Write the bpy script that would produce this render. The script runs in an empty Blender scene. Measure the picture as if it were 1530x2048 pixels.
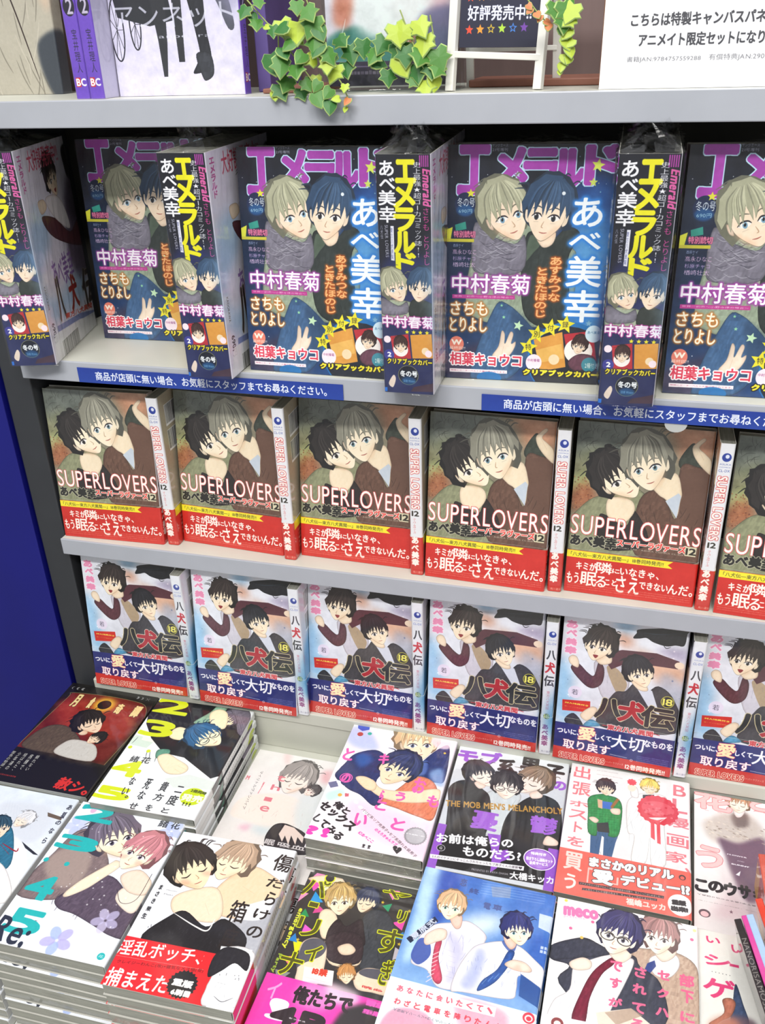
import bpy, bmesh, math, random
import numpy as np
from mathutils import Matrix, Vector
sc = bpy.context.scene
# ---------------------------------------------------------------- camera, world, lights, exposure
cam = bpy.data.objects.new('camera', bpy.data.cameras.new('camera')); sc.collection.objects.link(cam)
cam.data.sensor_fit = 'HORIZONTAL'; cam.data.sensor_width = 36; cam.data.lens = 36*1799.26/1530; cam.data.clip_start = .02
R_ = math.radians
cam.matrix_world = Matrix.Translation((.6483, -.8220, .5282)) @ Matrix.Rotation(R_(16.392), 4, 'Z') @ Matrix.Rotation(R_(61.9435), 4, 'X') @ Matrix.Rotation(R_(-2.0756), 4, 'Z')
sc.camera = cam
wd = bpy.data.worlds.new('shop_light'); sc.world = wd; wd.use_nodes = True
wd.node_tree.nodes['Background'].inputs[0].default_value = (.93, .96, 1, 1); wd.node_tree.nodes['Background'].inputs[1].default_value = .42
def area(name, loc, sx, sy, power, rot=(0, 0, 0), col=(1, .985, .95)):
    d = bpy.data.lights.new(name, 'AREA'); d.shape = 'RECTANGLE'; d.size, d.size_y = sx, sy; d.energy = power; d.color = col
    o = bpy.data.objects.new(name, d); sc.collection.objects.link(o); o.location = loc; o.rotation_euler = rot; return o
area('ceiling_tube', (.15, -.75, 2.0), .12, 1.5, 12.5)
area('ceiling_tube', (.85, -.75, 2.0), .12, 1.5, 12.5)
area('ceiling_tube', (.5, -1.9, 2.1), 2.4, .2, 64, (R_(25), 0, 0))
sc.view_settings.view_transform = 'Standard'; sc.view_settings.look = 'None'; sc.view_settings.gamma = 1
sc.view_settings.use_curve_mapping = False; sc.view_settings.exposure = 0.06
# ---------------------------------------------------------------- helpers
def mat(name, col, rough=.5, metal=0, noise=0, scale=30, bump=0, coat=0, spec=.5, stretch=(1, 1, 1)):
    m = bpy.data.materials.new(name); m.use_nodes = True; nt = m.node_tree; b = nt.nodes['Principled BSDF']
    c = tuple(((x/255)/12.92 if x/255 < .04045 else ((x/255+.055)/1.055)**2.4) for x in (int(col[i:i+2], 16) for i in (0, 2, 4)))
    b.inputs['Base Color'].default_value = (*c, 1); b.inputs['Roughness'].default_value = rough; b.inputs['Metallic'].default_value = metal
    b.inputs['Coat Weight'].default_value = coat; b.inputs['Specular IOR Level'].default_value = spec
    tc = nt.nodes.new('ShaderNodeTexCoord'); mp = nt.nodes.new('ShaderNodeMapping'); mp.inputs['Scale'].default_value = stretch
    nt.links.new(tc.outputs['Object'], mp.inputs[0]); n = nt.nodes.new('ShaderNodeTexNoise'); n.inputs['Scale'].default_value = scale; n.inputs['Detail'].default_value = 5
    nt.links.new(mp.outputs[0], n.inputs['Vector'])
    if noise:
        r_ = nt.nodes.new('ShaderNodeValToRGB'); r_.color_ramp.elements[0].position = .3; r_.color_ramp.elements[1].position = .7
        r_.color_ramp.elements[0].color = (*[x*(1-noise) for x in c], 1); r_.color_ramp.elements[1].color = (*[min(1, x*(1+noise)) for x in c], 1)
        nt.links.new(n.outputs[0], r_.inputs[0]); nt.links.new(r_.outputs[0], b.inputs['Base Color'])
    if bump:
        u = nt.nodes.new('ShaderNodeBump'); u.inputs['Strength'].default_value = bump; u.inputs['Distance'].default_value = .002
        nt.links.new(n.outputs[0], u.inputs['Height']); nt.links.new(u.outputs[0], b.inputs['Normal'])
    return m
def coat_bump(m, scale=14, strength=.5, st=(1, 1, 1), rough=.07, weight=1., dist=.004):
    """the tight shrink wrap over a printed cover: a glossy, faintly wrinkled skin"""
    nt = m.node_tree; b = nt.nodes['Principled BSDF']; tc = nt.nodes.new('ShaderNodeTexCoord'); mp = nt.nodes.new('ShaderNodeMapping'); mp.inputs['Scale'].default_value = st
    oi = nt.nodes.new('ShaderNodeObjectInfo'); ad = nt.nodes.new('ShaderNodeVectorMath'); ad.operation = 'ADD'; nt.links.new(tc.outputs['Object'], ad.inputs[0]); nt.links.new(oi.outputs['Location'], ad.inputs[1])
    nt.links.new(ad.outputs[0], mp.inputs[0]); n = nt.nodes.new('ShaderNodeTexNoise'); n.inputs['Scale'].default_value = scale; n.inputs['Detail'].default_value = 2.5; n.inputs['Distortion'].default_value = .8
    nt.links.new(mp.outputs[0], n.inputs['Vector']); u = nt.nodes.new('ShaderNodeBump'); u.inputs['Strength'].default_value = strength; u.inputs['Distance'].default_value = dist
    nt.links.new(n.outputs[0], u.inputs['Height']); nt.links.new(u.outputs[0], b.inputs['Coat Normal']); b.inputs['Coat Weight'].default_value = weight; b.inputs['Coat Roughness'].default_value = rough
def mesh(name, V, F, m, parent=None, uv=None, mi=None, smooth_=False):
    me = bpy.data.meshes.new(name); me.from_pydata([tuple(v) for v in V], [], F)
    for q in (m if isinstance(m, (list, tuple)) else [m]): me.materials.append(q)
    if mi: me.polygons.foreach_set('material_index', mi)
    if smooth_: me.polygons.foreach_set('use_smooth', [True]*len(F))
    if uv is not None:
        L = me.uv_layers.new(); L.data.foreach_set('uv', np.array(uv, np.float32).ravel())
    me.update(); o = bpy.data.objects.new(name, me); sc.collection.objects.link(o)
    if parent: o.parent = parent
    return o
def box(V, F, x0, y0, z0, x1, y1, z1, b=0):
    """box, b = chamfer on all edges"""
    if b:
        bm = bmesh.new(); bmesh.ops.create_cube(bm, size=1); 
        for v in bm.verts: v.co = Vector((x0 if v.co.x < 0 else x1, y0 if v.co.y < 0 else y1, z0 if v.co.z < 0 else z1))
        bmesh.ops.bevel(bm, geom=bm.edges[:], offset=b, segments=2, affect='EDGES', profile=.5); n = len(V); bm.verts.index_update()
        V += [tuple(v.co) for v in bm.verts]; F += [[n+v.index for v in f.verts] for f in bm.faces]; bm.free(); return
    n = len(V); V += [(x, y, z) for z in (z0, z1) for y in (y0, y1) for x in (x0, x1)]
    F += [[n+i for i in f] for f in ((0, 2, 3, 1), (4, 5, 7, 6), (0, 1, 5, 4), (2, 6, 7, 3), (0, 4, 6, 2), (1, 3, 7, 5))]
def bx(name, a, m, parent=None, b=.001):
    V, F = [], []; box(V, F, *a, b=b); return mesh(name, V, F, m, parent)
def tag(o, label, cat, group=None, kind=None):
    if label: o['label'] = label
    if cat: o['category'] = cat
    if group: o['group'] = group
    if kind: o['kind'] = kind
    return o
def empty(name, loc=(0, 0, 0), rot=0):
    o = bpy.data.objects.new(name, None); sc.collection.objects.link(o); o.location = loc; o.rotation_euler = (0, 0, rot); o.empty_display_size = .02; return o
def dup(o, M, label, group=None):
    c = o.copy(); sc.collection.objects.link(c); c.matrix_world = M; c['label'] = label
    if group: c['group'] = group
    for ch in o.children: d = ch.copy(); sc.collection.objects.link(d); d.parent = c
    return c
# ---------------------------------------------------------------- print artwork rasteriser (all artwork is computed here)
SS = 3
def hx(c): return np.array([int(c[i:i+2], 16)/255 for i in (0, 2, 4)], np.float32) if isinstance(c, str) else np.array(c, np.float32)
def smooth(P, n=5):
    a, b, c, d = np.roll(P, 1, 0), P, np.roll(P, -1, 0), np.roll(P, -2, 0)
    t = (np.arange(n)/n)[None, :, None]
    a, b, c, d = (q[:, None] for q in (a, b, c, d))
    return (.5*(2*b+(c-a)*t+(2*a-5*b+4*c-d)*t*t+(3*b-a-3*c+d)*t**3)).reshape(-1, 2)
def cover_mask(cs, W, H, pad=0):
    """anti-aliased non-zero winding coverage of closed contours (pixels)"""
    A = np.concatenate(cs); B = np.concatenate([np.roll(c, -1, 0) for c in cs])
    x0, y0 = np.floor(A.min(0)).astype(int)-pad-1; x1, y1 = np.ceil(A.max(0)).astype(int)+pad+2
    x0, y0, x1, y1 = max(x0, -pad), max(y0, -pad), min(x1, W+pad), min(y1, H+pad)
    w, h = x1-x0, y1-y0
    if w <= 0 or h <= 0: return None
    A = (A-(x0, y0))*SS; B = (B-(x0, y0))*SS
    d = np.where(A[:, 1] < B[:, 1], 1, -1); lo = np.where(d[:, None] > 0, A, B); hi = np.where(d[:, None] > 0, B, A)
    k0 = np.clip(np.ceil(lo[:, 1]-.5), 0, h*SS).astype(int); k1 = np.clip(np.ceil(hi[:, 1]-.5), 0, h*SS).astype(int)
    n = k1-k0; m = n > 0
    if not m.any(): return None
    lo, hi, d, k0, n = lo[m], hi[m], d[m], k0[m], n[m]
    idx = np.repeat(np.arange(len(n)), n); k = np.arange(n.sum())-np.repeat(np.cumsum(n)-n, n)+k0[idx]
    x = lo[idx, 0]+(k+.5-lo[idx, 1])*(hi[idx, 0]-lo[idx, 0])/(hi[idx, 1]-lo[idx, 1])
    c = np.clip(np.ceil(x-.5), 0, w*SS).astype(int)
    g = np.bincount(k*(w*SS+1)+c, weights=d[idx], minlength=h*SS*(w*SS+1)).reshape(h*SS, w*SS+1)
    g = np.abs(np.cumsum(g, 1)[:, :w*SS]) > .5
    return x0, y0, g.reshape(h, SS, w, SS).mean((1, 3), dtype=np.float32)
def blur(m, r):
    r = int(max(1, round(r)))
    for _ in range(2):
        for ax in (0, 1):
            q = np.pad(m, [(r, r) if i == ax else (0, 0) for i in (0, 1)])
            c = np.cumsum(q, ax, dtype=np.float32); c = np.insert(c, 0, 0, ax)
            n = m.shape[ax]; i = np.arange(n)
            m = (c.take(i+2*r+1, ax)-c.take(i, ax))/(2*r+1)
    return m
def dilate(m, r, ry=None):
    ry = r if ry is None else ry; o = m.copy()
    for q in ((1, 12), (.5, 8)):
        for k in range(q[1]):
            t = 2*math.pi*k/q[1]; dx, dy = int(round(r*q[0]*math.cos(t))), int(round(ry*q[0]*math.sin(t)))
            if dx or dy: o = np.maximum(o, np.roll(m, (dy, dx), (0, 1)))
    return o
class Canvas:
    def __init__(s, w, h, k, bg, bg2=None):
        s.k = k; s.W, s.H = int(round(w*k)), int(round(h*k)); s.o = 0; s.w = w; s.h = h
        a, b = hx(bg), hx(bg2 or bg); t = np.linspace(0, 1, s.H, dtype=np.float32)[:, None, None]
        s.a = np.ones((s.H, s.W, 1), np.float32)*(a*(1-t)+b*t)
    def put(s, m, col, a=1.):
        if m is None: return
        x0, y0, m = m; X0, Y0 = max(x0, 0), max(y0, 0); X1, Y1 = min(x0+m.shape[1], s.W), min(y0+m.shape[0], s.H)
        if X1 <= X0 or Y1 <= Y0: return
        q = (m[Y0-y0:Y1-y0, X0-x0:X1-x0]*a)[..., None]
        s.a[Y0:Y1, X0:X1] = s.a[Y0:Y1, X0:X1]*(1-q)+hx(col)*q
G = None
def N(w, h, k, bg, bg2=None):
    global G; G = Canvas(w, h, k, bg, bg2); return G
def pt(P): return (np.array(P, float).reshape(-1, 2)+(G.o, 0))*G.k
def p(col, P, a=1, sm=0, bl=0):
    P = pt(P); P = smooth(P) if sm else P; r = bl*G.k
    m = cover_mask([P], G.W, G.H, int(2*r+2) if r else 0)
    if m and r: m = (m[0], m[1], blur(m[2], r))
    G.put(m, col, a)
    if m and not r and sm and a == 1 and min(m[2].shape) > 7*G.k:  # drawn volume: ink contour, soft inner tone, brush streaks
        c = hx(col); lum = float(c.mean()); q = m[2]; R0 = np.random.RandomState(int(abs(P).sum()) % 9999)
        e1 = q*(1-np.clip(blur(q, 2.6*G.k)*1.15, 0, 1)); lk = .4 if lum > .72 else 1.; G.put((m[0], m[1], e1), c*(.62, .5, .46) if lk < 1 else c*.45, .75*(.7 if lk < 1 else 1))
        n = R0.rand(q.shape[0]//14+3, q.shape[1]//5+3); yy = (np.arange(q.shape[0])/14); xx = (np.arange(q.shape[1])/5+yy[:, None]*.8) % (n.shape[1]-1.01)
        yi, xi = yy.astype(int)[:, None], xx.astype(int); fx = xx-xi; s = n[yi, xi]*(1-fx)+n[yi, xi+1]*fx
        G.put((m[0], m[1], q*np.clip(s-.55, 0, 1).astype(np.float32)), np.clip(c*1.35+.1, 0, 1), .45*lk); G.put((m[0], m[1], q*np.clip(.42-s, 0, 1).astype(np.float32)), c*.6, .55*lk*lk)
        o = q*(1-np.clip(blur(q, .25*G.k)*1.02, 0, 1)); G.put((m[0], m[1], np.clip(o*1.7, 0, 1)), c*(.42 if lk < 1 else .3), .85)
def r(col, x0, y0, x1, y1, a=1): p(col, [x0, y0, x1, y0, x1, y1, x0, y1], a)
def e(col, cx, cy, rx, ry=None, rot=0, a=1, bl=0):
    t = np.linspace(0, 2*math.pi, 28, endpoint=False); x, y = rx*np.cos(t), (ry or rx)*np.sin(t); c, s_ = math.cos(math.radians(rot)), math.sin(math.radians(rot))
    p(col, np.stack([cx+x*c-y*s_, cy+x*s_+y*c], 1), a, 0, bl)
def l(col, P, w, a=1, sm=1, taper=1):
    P = np.array(P, float).reshape(-1, 2)
    if len(P) > 2 and sm:
        Q = np.concatenate([P[:1]*2-P[1:2], P, P[-1:]*2-P[-2:-1]]); t = np.linspace(0, 1, 6, endpoint=False)[:, None]; o = []
        for i in range(1, len(Q)-2):
            a_, b, c, d = Q[i-1:i+3]; o.append(.5*(2*b+(c-a_)*t+(2*a_-5*b+4*c-d)*t*t+(3*b-a_-3*c+d)*t**3))
        P = np.concatenate(o+[Q[-2:-1]])
    g = np.gradient(P, axis=0); g /= np.hypot(*g.T)[:, None]+1e-9; n = np.stack([-g[:, 1], g[:, 0]], 1)
    u = np.linspace(0, 1, len(P))[:, None]; ww = w/2*((.25+.75*np.sin(np.pi*u)**.6) if taper else 1)
    p(col, np.concatenate([P+n*ww, (P-n*ww)[::-1]]), a)
def star(col, cx, cy, R, rot=0, n=5, q=.45, a=1):
    t = np.arange(2*n)*math.pi/n-math.pi/2+math.radians(rot); R = np.where(np.arange(2*n) % 2, R*q, R)
    p(col, np.stack([cx+R*np.cos(t), cy+R*np.sin(t)], 1), a)
_glyph = {}
_tc = bpy.data.curves.new('glyph', 'FONT'); _tc.resolution_u = 3; _to = bpy.data.objects.new('glyph', _tc); bpy.context.scene.collection.objects.link(_to)
def glyph(ch):
    if ch in _glyph: return _glyph[ch]
    _tc.body = ch; dg = bpy.context.evaluated_depsgraph_get(); cu = _to.to_curve(dg); out = []
    for s in cu.splines:
        b = [(np.array(x.handle_left[:2]), np.array(x.co[:2]), np.array(x.handle_right[:2])) for x in s.bezier_points]
        t = np.array([0, .25, .5, .75])[:, None]; q = []
        for i in range(len(b)):
            A, B, C, D = b[i][1], b[i][2], b[(i+1) % len(b)][0], b[(i+1) % len(b)][1]
            if abs(np.cross(B-A, D-A))+abs(np.cross(C-A, D-A)) < 1e-5: q.append(A[None])
            else: q.append(A*(1-t)**3+3*B*t*(1-t)**2+3*C*t*t*(1-t)+D*t**3)
        q = np.concatenate(q); q[:, 1] *= -1; out.append(q)
    _to.to_curve_clear(); _glyph[ch] = out
    return out
def layout(s, v=0, ls=1.):
    out = []; x = 0.
    for ch in s:
        g = glyph(ch); full = ord(ch) > 0x2000
        if v:
            if not g: x += .5; continue
            if ch in 'ー—()「」…': c0 = np.array([.5, -.38]); g = [np.stack([-(q[:, 1]-c0[1])+c0[0], (q[:, 0]-c0[0])+c0[1]], 1) for q in g]
            cx = .5 if full else (min(q[:, 0].min() for q in g)+max(q[:, 0].max() for q in g))/2
            dx, dy = (.3, -.3) if ch in '、。' else (0, 0)
            out += [q-(cx-dx, -x-dy) for q in g]; x += ls
        else:
            if not g: x += .35*ls; continue
            w = 1. if full else max(q[:, 0].max() for q in g)+.07
            out += [q+(x, 0) for q in g]; x += w*ls if full else w+(ls-1)*.5
    return out
def ink(cs, col, b, o, a=1, hb=None, glow=0):
    ow = 0 if not o else o[1]; pad = int((b+ow*(3 if glow else 1))*G.k)+3
    m = cover_mask(cs, G.W, G.H, pad)
    if m is None: return
    q = np.pad(m[2], 0)
    if b or hb: q = dilate(q, (hb if hb is not None else b)*G.k, b*G.k)
    if o:
        z = dilate(q, ow*G.k)
        if glow: z = np.clip(blur(z, ow*G.k)*1.3, 0, 1)
        G.put((m[0], m[1], z), o[0], a)
    G.put((m[0], m[1], q), col, a)
def T(s, x0, y0, x1, y1, col='222222', b=0, o=None, v=0, i=0, a=1, ls=1., hb=None, glow=0, rot=0):
    cs = layout(s, v, ls); A = np.concatenate(cs)
    if i: cs = [np.stack([c[:, 0]-i*c[:, 1], c[:, 1]], 1) for c in cs]; A = np.concatenate(cs)
    if rot: cs = [np.stack([-c[:, 1]*rot, c[:, 0]*rot], 1) for c in cs]; A = np.concatenate(cs)
    lo, hi = A.min(0), A.max(0)
    if not v and not rot and len(s) > 2 and 'ー' not in s[:1]: lo[1], hi[1] = min(lo[1], -.72), max(hi[1], 0)
    sc = np.array([x1-x0, y1-y0])/np.maximum(hi-lo, 1e-6)
    ink([((c-lo)*sc+(x0+G.o, y0))*G.k for c in cs], col, b, o, a, hb, glow)
def TL(s, x0, y0, x1, y1, h, col='222222', b=0, o=None, v=0, a=1, ls=1.):
    """text along the line from (x0,y0) to (x1,y1), h mm high"""
    cs = layout(s, 0, ls); A = np.concatenate(cs); lo, hi = A.min(0), A.max(0)
    L = math.hypot(x1-x0, y1-y0); ux, uy = (x1-x0)/L, (y1-y0)/L
    o_ = []
    for c in cs:
        q = (c-lo)/(hi-lo); X = q[:, 0]*L; Y = (q[:, 1]-.5)*h
        o_.append(np.stack([x0+X*ux-Y*uy+G.o, y0+X*uy+Y*ux], 1)*G.k)
    ink(o_, col, b, o, a)
def small(x0, y0, x1, y1, n, col, a=.8, seed=0):
    """lines of lettering too small to read"""
    R = random.Random(seed); y0, y1 = min(y0, y1), max(y0, y1); h = max(.3, (y1-y0)/n)
    for k in range(n):
        x = x0
        while x < x1-.3:
            w = R.uniform(.5, 1)*h*.62; r(col, x, y0+k*h+h*.15*R.random(), min(x+w, x1), y0+k*h+h*.6, a*R.uniform(.5, 1)); x += w+h*.12
def wash(seed, amt=.05, cell=14, tint=None):
    R = np.random.RandomState(seed); z = 0
    for c, w_ in ((cell, 1.), (cell/2.7, .5), (cell/7, .3)):
        n, m = int(G.h/c)+3, int(G.w/c)+3; q = R.rand(n, m).astype(np.float32)-.5
        yy = np.linspace(0, n-1.01, G.H); xx = np.linspace(0, m-1.01, G.W); yi, xi = yy.astype(int), xx.astype(int); fy, fx = (yy-yi)[:, None], (xx-xi)[None]
        z = z+w_*(q[yi][:, xi]*(1-fy)*(1-fx)+q[yi+1][:, xi]*fy*(1-fx)+q[yi][:, xi+1]*(1-fy)*fx+q[yi+1][:, xi+1]*fy*fx)
    G.a = np.clip(G.a+amt*z[..., None]*(1 if tint is None else hx(tint)), 0, 1).astype(np.float32)
def bars(x0, y0, x1, y1, seed=1):
    R = random.Random(seed); r('f6f6f4', x0-.8, y0-.8, x1+.8, y1+2.5); x = x0
    while x < x1:
        w = R.choice((.3, .35, .7)); r('222222', x, y0, min(x+w, x1), y1); x += w+R.choice((.3, .4, .7))
def H(cx, cy, qx, qy, hair, f=0, skin='f2dcc2', eye='4a4440', seed=1, lng=1., closed=0, gl=0, blush=0, mess=1., back=0, mouth=0):
    """a generic drawn head: face centre, chin tip, hair colour; f = facing -1..1"""
    ux, uy = qx-cx, qy-cy; R = math.hypot(ux, uy); ux, uy = ux/R, uy/R; g = random.Random(seed)
    def M(P): P = np.array(P, float).reshape(-1, 2); return np.stack([cx+R*(P[:, 0]*uy+P[:, 1]*ux), cy+R*(-P[:, 0]*ux+P[:, 1]*uy)], 1)
    hc = hx(hair); dk = np.clip(hc*.62, 0, 1); lt = np.clip(hc*1.22+.05, 0, 1); sk = hx(skin); sd = sk*np.array([.9, .76, .66]); ln = np.clip(sk*.45, 0, 1)
    B = []
    for k in range(22):
        t = math.pi*(.86+1.28*k/21+.0); t = math.pi*.80+math.pi*1.4*k/21
        rr = (1.17+.1*mess*(k % 2)*g.random())
        B.append((math.cos(t)*rr*.84-.12*f, math.sin(t)*rr-.26))
    B += [(.62-.1*f, .62*lng), (0, .3), (-.62-.1*f, .62*lng)]
    p(dk, M(B), sm=0)
    if back:
        for k in range(16):
            t = g.uniform(-1, 1); l(lt if k % 2 else hc, M([(t*.2, -1.2), (t*.8, -.6), (t*.9, .2+.3*g.random())]), R*.06, .6)
        return
    sh = .14*f
    if f > -.6: p(sk*.96, M([(-.64+sh, .05), (-.78+sh, -.02), (-.75+sh, .30), (-.6+sh, .40)]), sm=1)
    if f < .6: p(sk*.96, M([(.64+sh, .05), (.78+sh, -.02), (.75+sh, .30), (.6+sh, .40)]), sm=1)
    F = [(-.66, -.5), (-.68, .05), (-.59+.1*f, .42), (-.29+.26*f, .82), (.0+.3*f, 1.0), (.29+.26*f, .82), (.59+.1*f, .42), (.68, .05), (.66, -.5), (0, -.95)]
    F = np.array(F); F[:, 0] = F[:, 0]*(1-.1*abs(f))+sh; Fm = M(F); Q = smooth(Fm, 5)
    p(ln, Q+np.array([0, R*.018])); p(sk, Q)
    p(sd, M([(-.6*np.sign(f or 1)+sh, .35), (-.36*np.sign(f or 1)+sh, .82), (.25*f, .98), (-.2*np.sign(f or 1)+sh, .6)]), .35, 1, R*.06)
    if blush:
        for s in (-1, 1): e('e88a78', *M([(s*.42+.3*f, .45)])[0], R*.2, R*.12, 0, .35, R*.05)
    for s in (-1, 1):
        w = .19*(1+.32*f*s*-1); X = s*.33*(1-.22*abs(f))+.3*f
        if closed: l(dk*.6, M([(X-w, .2), (X, .27), (X+w, .18)]), R*.055); l(dk, M([(X-w, -.05), (X, -.12), (X+w, -.08)]), R*.04, .7); continue
        p('f4f0ec', M([(X-w, .16), (X-w*.3, .06), (X+w*.6, .07), (X+w, .18), (X, .27)]), .9, 1)
        e(hx(eye), *M([(X+.04*f, .17)])[0], R*.082, R*.115, math.degrees(math.atan2(-ux, uy))); e('1c1a1e', *M([(X+.04*f, .16)])[0], R*.04, R*.06); e('ffffff', *M([(X+.04*f-.04, .10)])[0], R*.026)
        l('2a2226', M([(X-w*1.1, .17), (X-w*.3, .05), (X+w*.6, .06), (X+w*1.1, .16)]), R*.055)
        l(ln, M([(X-w*.5, .36), (X+w*.5, .34)]), R*.03, .6)
        l(dk*.8, M([(X-w*1.1, -.1), (X, -.2), (X+w*1.1, -.14)]), R*.045, .8)
    nx = .36*f; l(sd*.8, M([(nx, .3), (nx+.07*(1 if f >= 0 else -1), .5), (nx, .54)]), R*.035, .8)
    mx = .3*f
    if mouth: p('8c2f30', M([(mx-.14, .64), (mx+.16, .62), (mx+.03, .84)]), 1, 1)
    else: l('a5574c', M([(mx-.15, .7), (mx, .72), (mx+.15, .69)]), R*.04, .9)
    if gl:
        for s in (-1, 1):
            t = np.linspace(0, 2*math.pi, 18); X = s*.38*(1-.22*abs(f))+.3*f; l('2b2b30', M(np.stack([X+.29*np.cos(t), .19+.22*np.sin(t)], 1)), R*.045, .9, 0, 0)
        l('2b2b30', M([(-.1+.3*f, .14), (.1+.3*f, .14)]), R*.04, .9, 0, 0)
    # fringe
    C = []
    for k in range(13):
        t = math.pi*(.93+1.14*k/12); rr = 1.14+.07*mess*(k % 2)
        C.append((math.cos(t)*rr*.82+sh*.3, math.sin(t)*rr-.16))
    n = 7; xs = np.linspace(.78, -.78, n*2+1)
    for k, x in enumerate(xs):
        edge = abs(x)
        if k % 2: C.append((x+sh+.09*g.uniform(-1, 1), (-.02+.42*edge**2*lng)+g.uniform(-.06, .12)))
        else: C.append((x*1.0+sh+.05, (-.48+.55*edge**2)+g.uniform(-.06, .04)))
    p(dk*.85, M(np.array(C)+(0, .025))); p(hc, M(C))
    for k in range(26):
        t = g.uniform(-1, 1); x1 = t*.82+sh; c_ = lt if k % 3 else dk
        l(c_, M([(t*.25+.1, -1.12), (t*.62+.05, -.75), (x1*.97, -.35+.3*abs(t))]), R*g.uniform(.025, .06), .55)
    for k in range(int(5*mess)):
        t = g.uniform(-1.2, 1.2); a0 = math.pi*1.5+t; l(dk, M([(math.cos(a0)*1.0, math.sin(a0)*1.05-.2), (math.cos(a0)*1.2+.08, math.sin(a0)*1.22-.24), (math.cos(a0)*1.26+.2*np.sign(t), math.sin(a0)*1.2-.2)]), R*.05, .9)
def folds(col, x0, y0, x1, y1, n, seed=3, a=.35, w=.5):
    g = random.Random(seed)
    for k in range(n):
        x, y = g.uniform(x0, x1), g.uniform(y0, y1); L = g.uniform(.1, .3)*(y1-y0); d = g.uniform(-.5, .5)*L
        l(col, [x, y, x+d*.4, y+L*.5, x+d, y+L], w, a)
def art_magazine():
    c = N(346, 212, 3.4, '0b0c18', '1f4272')
    p('1d4f96',[107.6,41.9,152.4,36.5,167.7,206.2,82.7,210.6,107,148.4],.9,1,9)
    p('5fa8dc',[110.4,83.4,139.9,57.7,148,156.8,115.4,158],.75,1,10)
    p('4a3b50',[0.9,212.6,0.6,189.2,56.7,170.3,80.8,171.3,58.3,213.9],.8,1,4)
    wash(1,.07)
    for i in range(90):
        g=random.Random(i); e(['e8e08a','ffffff','8fc7d8'][i%3],g.uniform(3,146),g.uniform(4,208),g.uniform(.3,.6),a=.7)
    for ch,b in (('エ',(11.7,1.1,38,40.7)),('メ',(43.7,3.7,70.1,33.5)),('ラ',(70.2,4.9,97.4,40.5)),('ル',(95.2,5.4,120.3,35.2)),('ド',(122.8,2.2,149.9,32.3))):
        T(ch,*b,'a23ba6',b=1.9,o=('bfe3f5',1.0),glow=0,hb=2.3)
    star('d6e45a',132.1,17.5,6,10);star('c8d860',129,31.3,4);star('b6c7d8',63.2,24.7,3)
    T('ヤングエース',40.2,-0.5,53.9,2.2,'b8b8c8');T('21号増刊',40.3,3,53.7,5.8,'b8b8c8')
    p('8f9c86',[24.3,92.4,31.5,67.8,42.9,62.2,79.3,67.3,85.9,83.8,118.4,90.7,107.4,154.3,25.7,151.1],1,1)
    p('2b322f',[71.6,84,77.7,72.8,95.2,80.9,109.4,68.8,121.1,75.9,111.4,98.3,116.7,148,99.9,160.5,75.7,149.4,70,110.5],1,1);folds('11150f',*(72.9,91.5,114.7,148.1),16,a=.5)
    p('5a6a58',[77,76.5,73.3,99,80.6,91.4,85.9,83.8],.8,1)
    p('f2dcc2',[80.6,72.8,98.5,72.6,97.2,83.6,87.9,86.6],1,1)
    p('777380',[26.6,66,24.1,100,32.7,111.4,70.8,108.6,72.2,76.6,63,84.2,41.5,77],1,1)
    for i in range(46):
        g=random.Random(i+7);y=g.uniform(480,680);x=g.uniform(160,330); a_,b_=26.7+(x-165)*0.1929,69.7+(y-480)*0.1895;l(['3e3c48','b5b3bd'][i%2],[a_,b_,a_+6,b_+3,a_+13,b_+g.uniform(-2,3)],.55,.7)
    H(53.3,58.4,61.3,81.9,'a6a68b',.45,eye='7aa0b8',seed=4,lng=1.2)
    H(91.9,57.2,89.2,81.5,'2f4866',-.3,eye='2a2c34',seed=9,lng=.9)
    e('dfe6ea',104.4,40.5,1.6)
    e('152245',17.1,50.5,9.5,10.5);e('1e5f9a',17.2,55.4,8,5,a=.7,bl=1);star('d8d43a',22.1,40.8,4);T('冬の号',10,44.5,25.7,52.4,'dfe8ee');T('690円',11.4,54.4,23.5,57.9,'9fc4d8')
    p('2f8f7f',[8.1,68.1,17.8,65.2,18.9,71.7,9.1,73.7]);p('d8d83a',[-2.7,73.8,6.1,70,4.3,81.3,-3.6,81.4]);T('特別読切',7.2,73.3,26.9,79.1,'e8a0b8',o=('b03060',.4));r('c8c03a',*(-1.6,80.4,26,83.2))
    T('西原ケイ',6.8,85.1,16.3,87.7,'b8c0e0');T('高永ひなこ',6.4,89.8,28.3,94.2,'d8b0d0');T('杉原チャコ',6.5,96.1,27.5,99.9,'c8a8d8');T('楢崎壮太',6.6,101.3,27.6,105.7,'d8b8d8')
    T('中村春菊',6.4,112,78.3,129.3,'f4eef6',b=.15,o=('9a3f9a',1.0),glow=1)
    p('b8368a',[6.7,131.1,65.4,130.6,65.5,134.3,6.7,134.7]);T('世界一初恋～小野寺律の場合～',8.3,131.8,64.1,133.4,'f0d0e0')
    p('3b5d85',[25.1,211.4,45.7,144.4,59.4,139,82.1,159.2,88.7,171,64.3,209.4],1,1);p('28415f',[61.6,143.9,84.4,165.1,64.1,203.1,66.7,169.9],.7,1,2);folds('5f84a8',*(35.8,150.8,68,200.8),9,5)
    T('さちも',5.5,137.7,40.2,150.2,'f4ead0',b=.2,o=('b8702a',.8),glow=1);T('とりよし',4.9,152.8,39.9,165.8,'f4ead0',b=.2,o=('b8702a',.8),glow=1)
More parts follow.
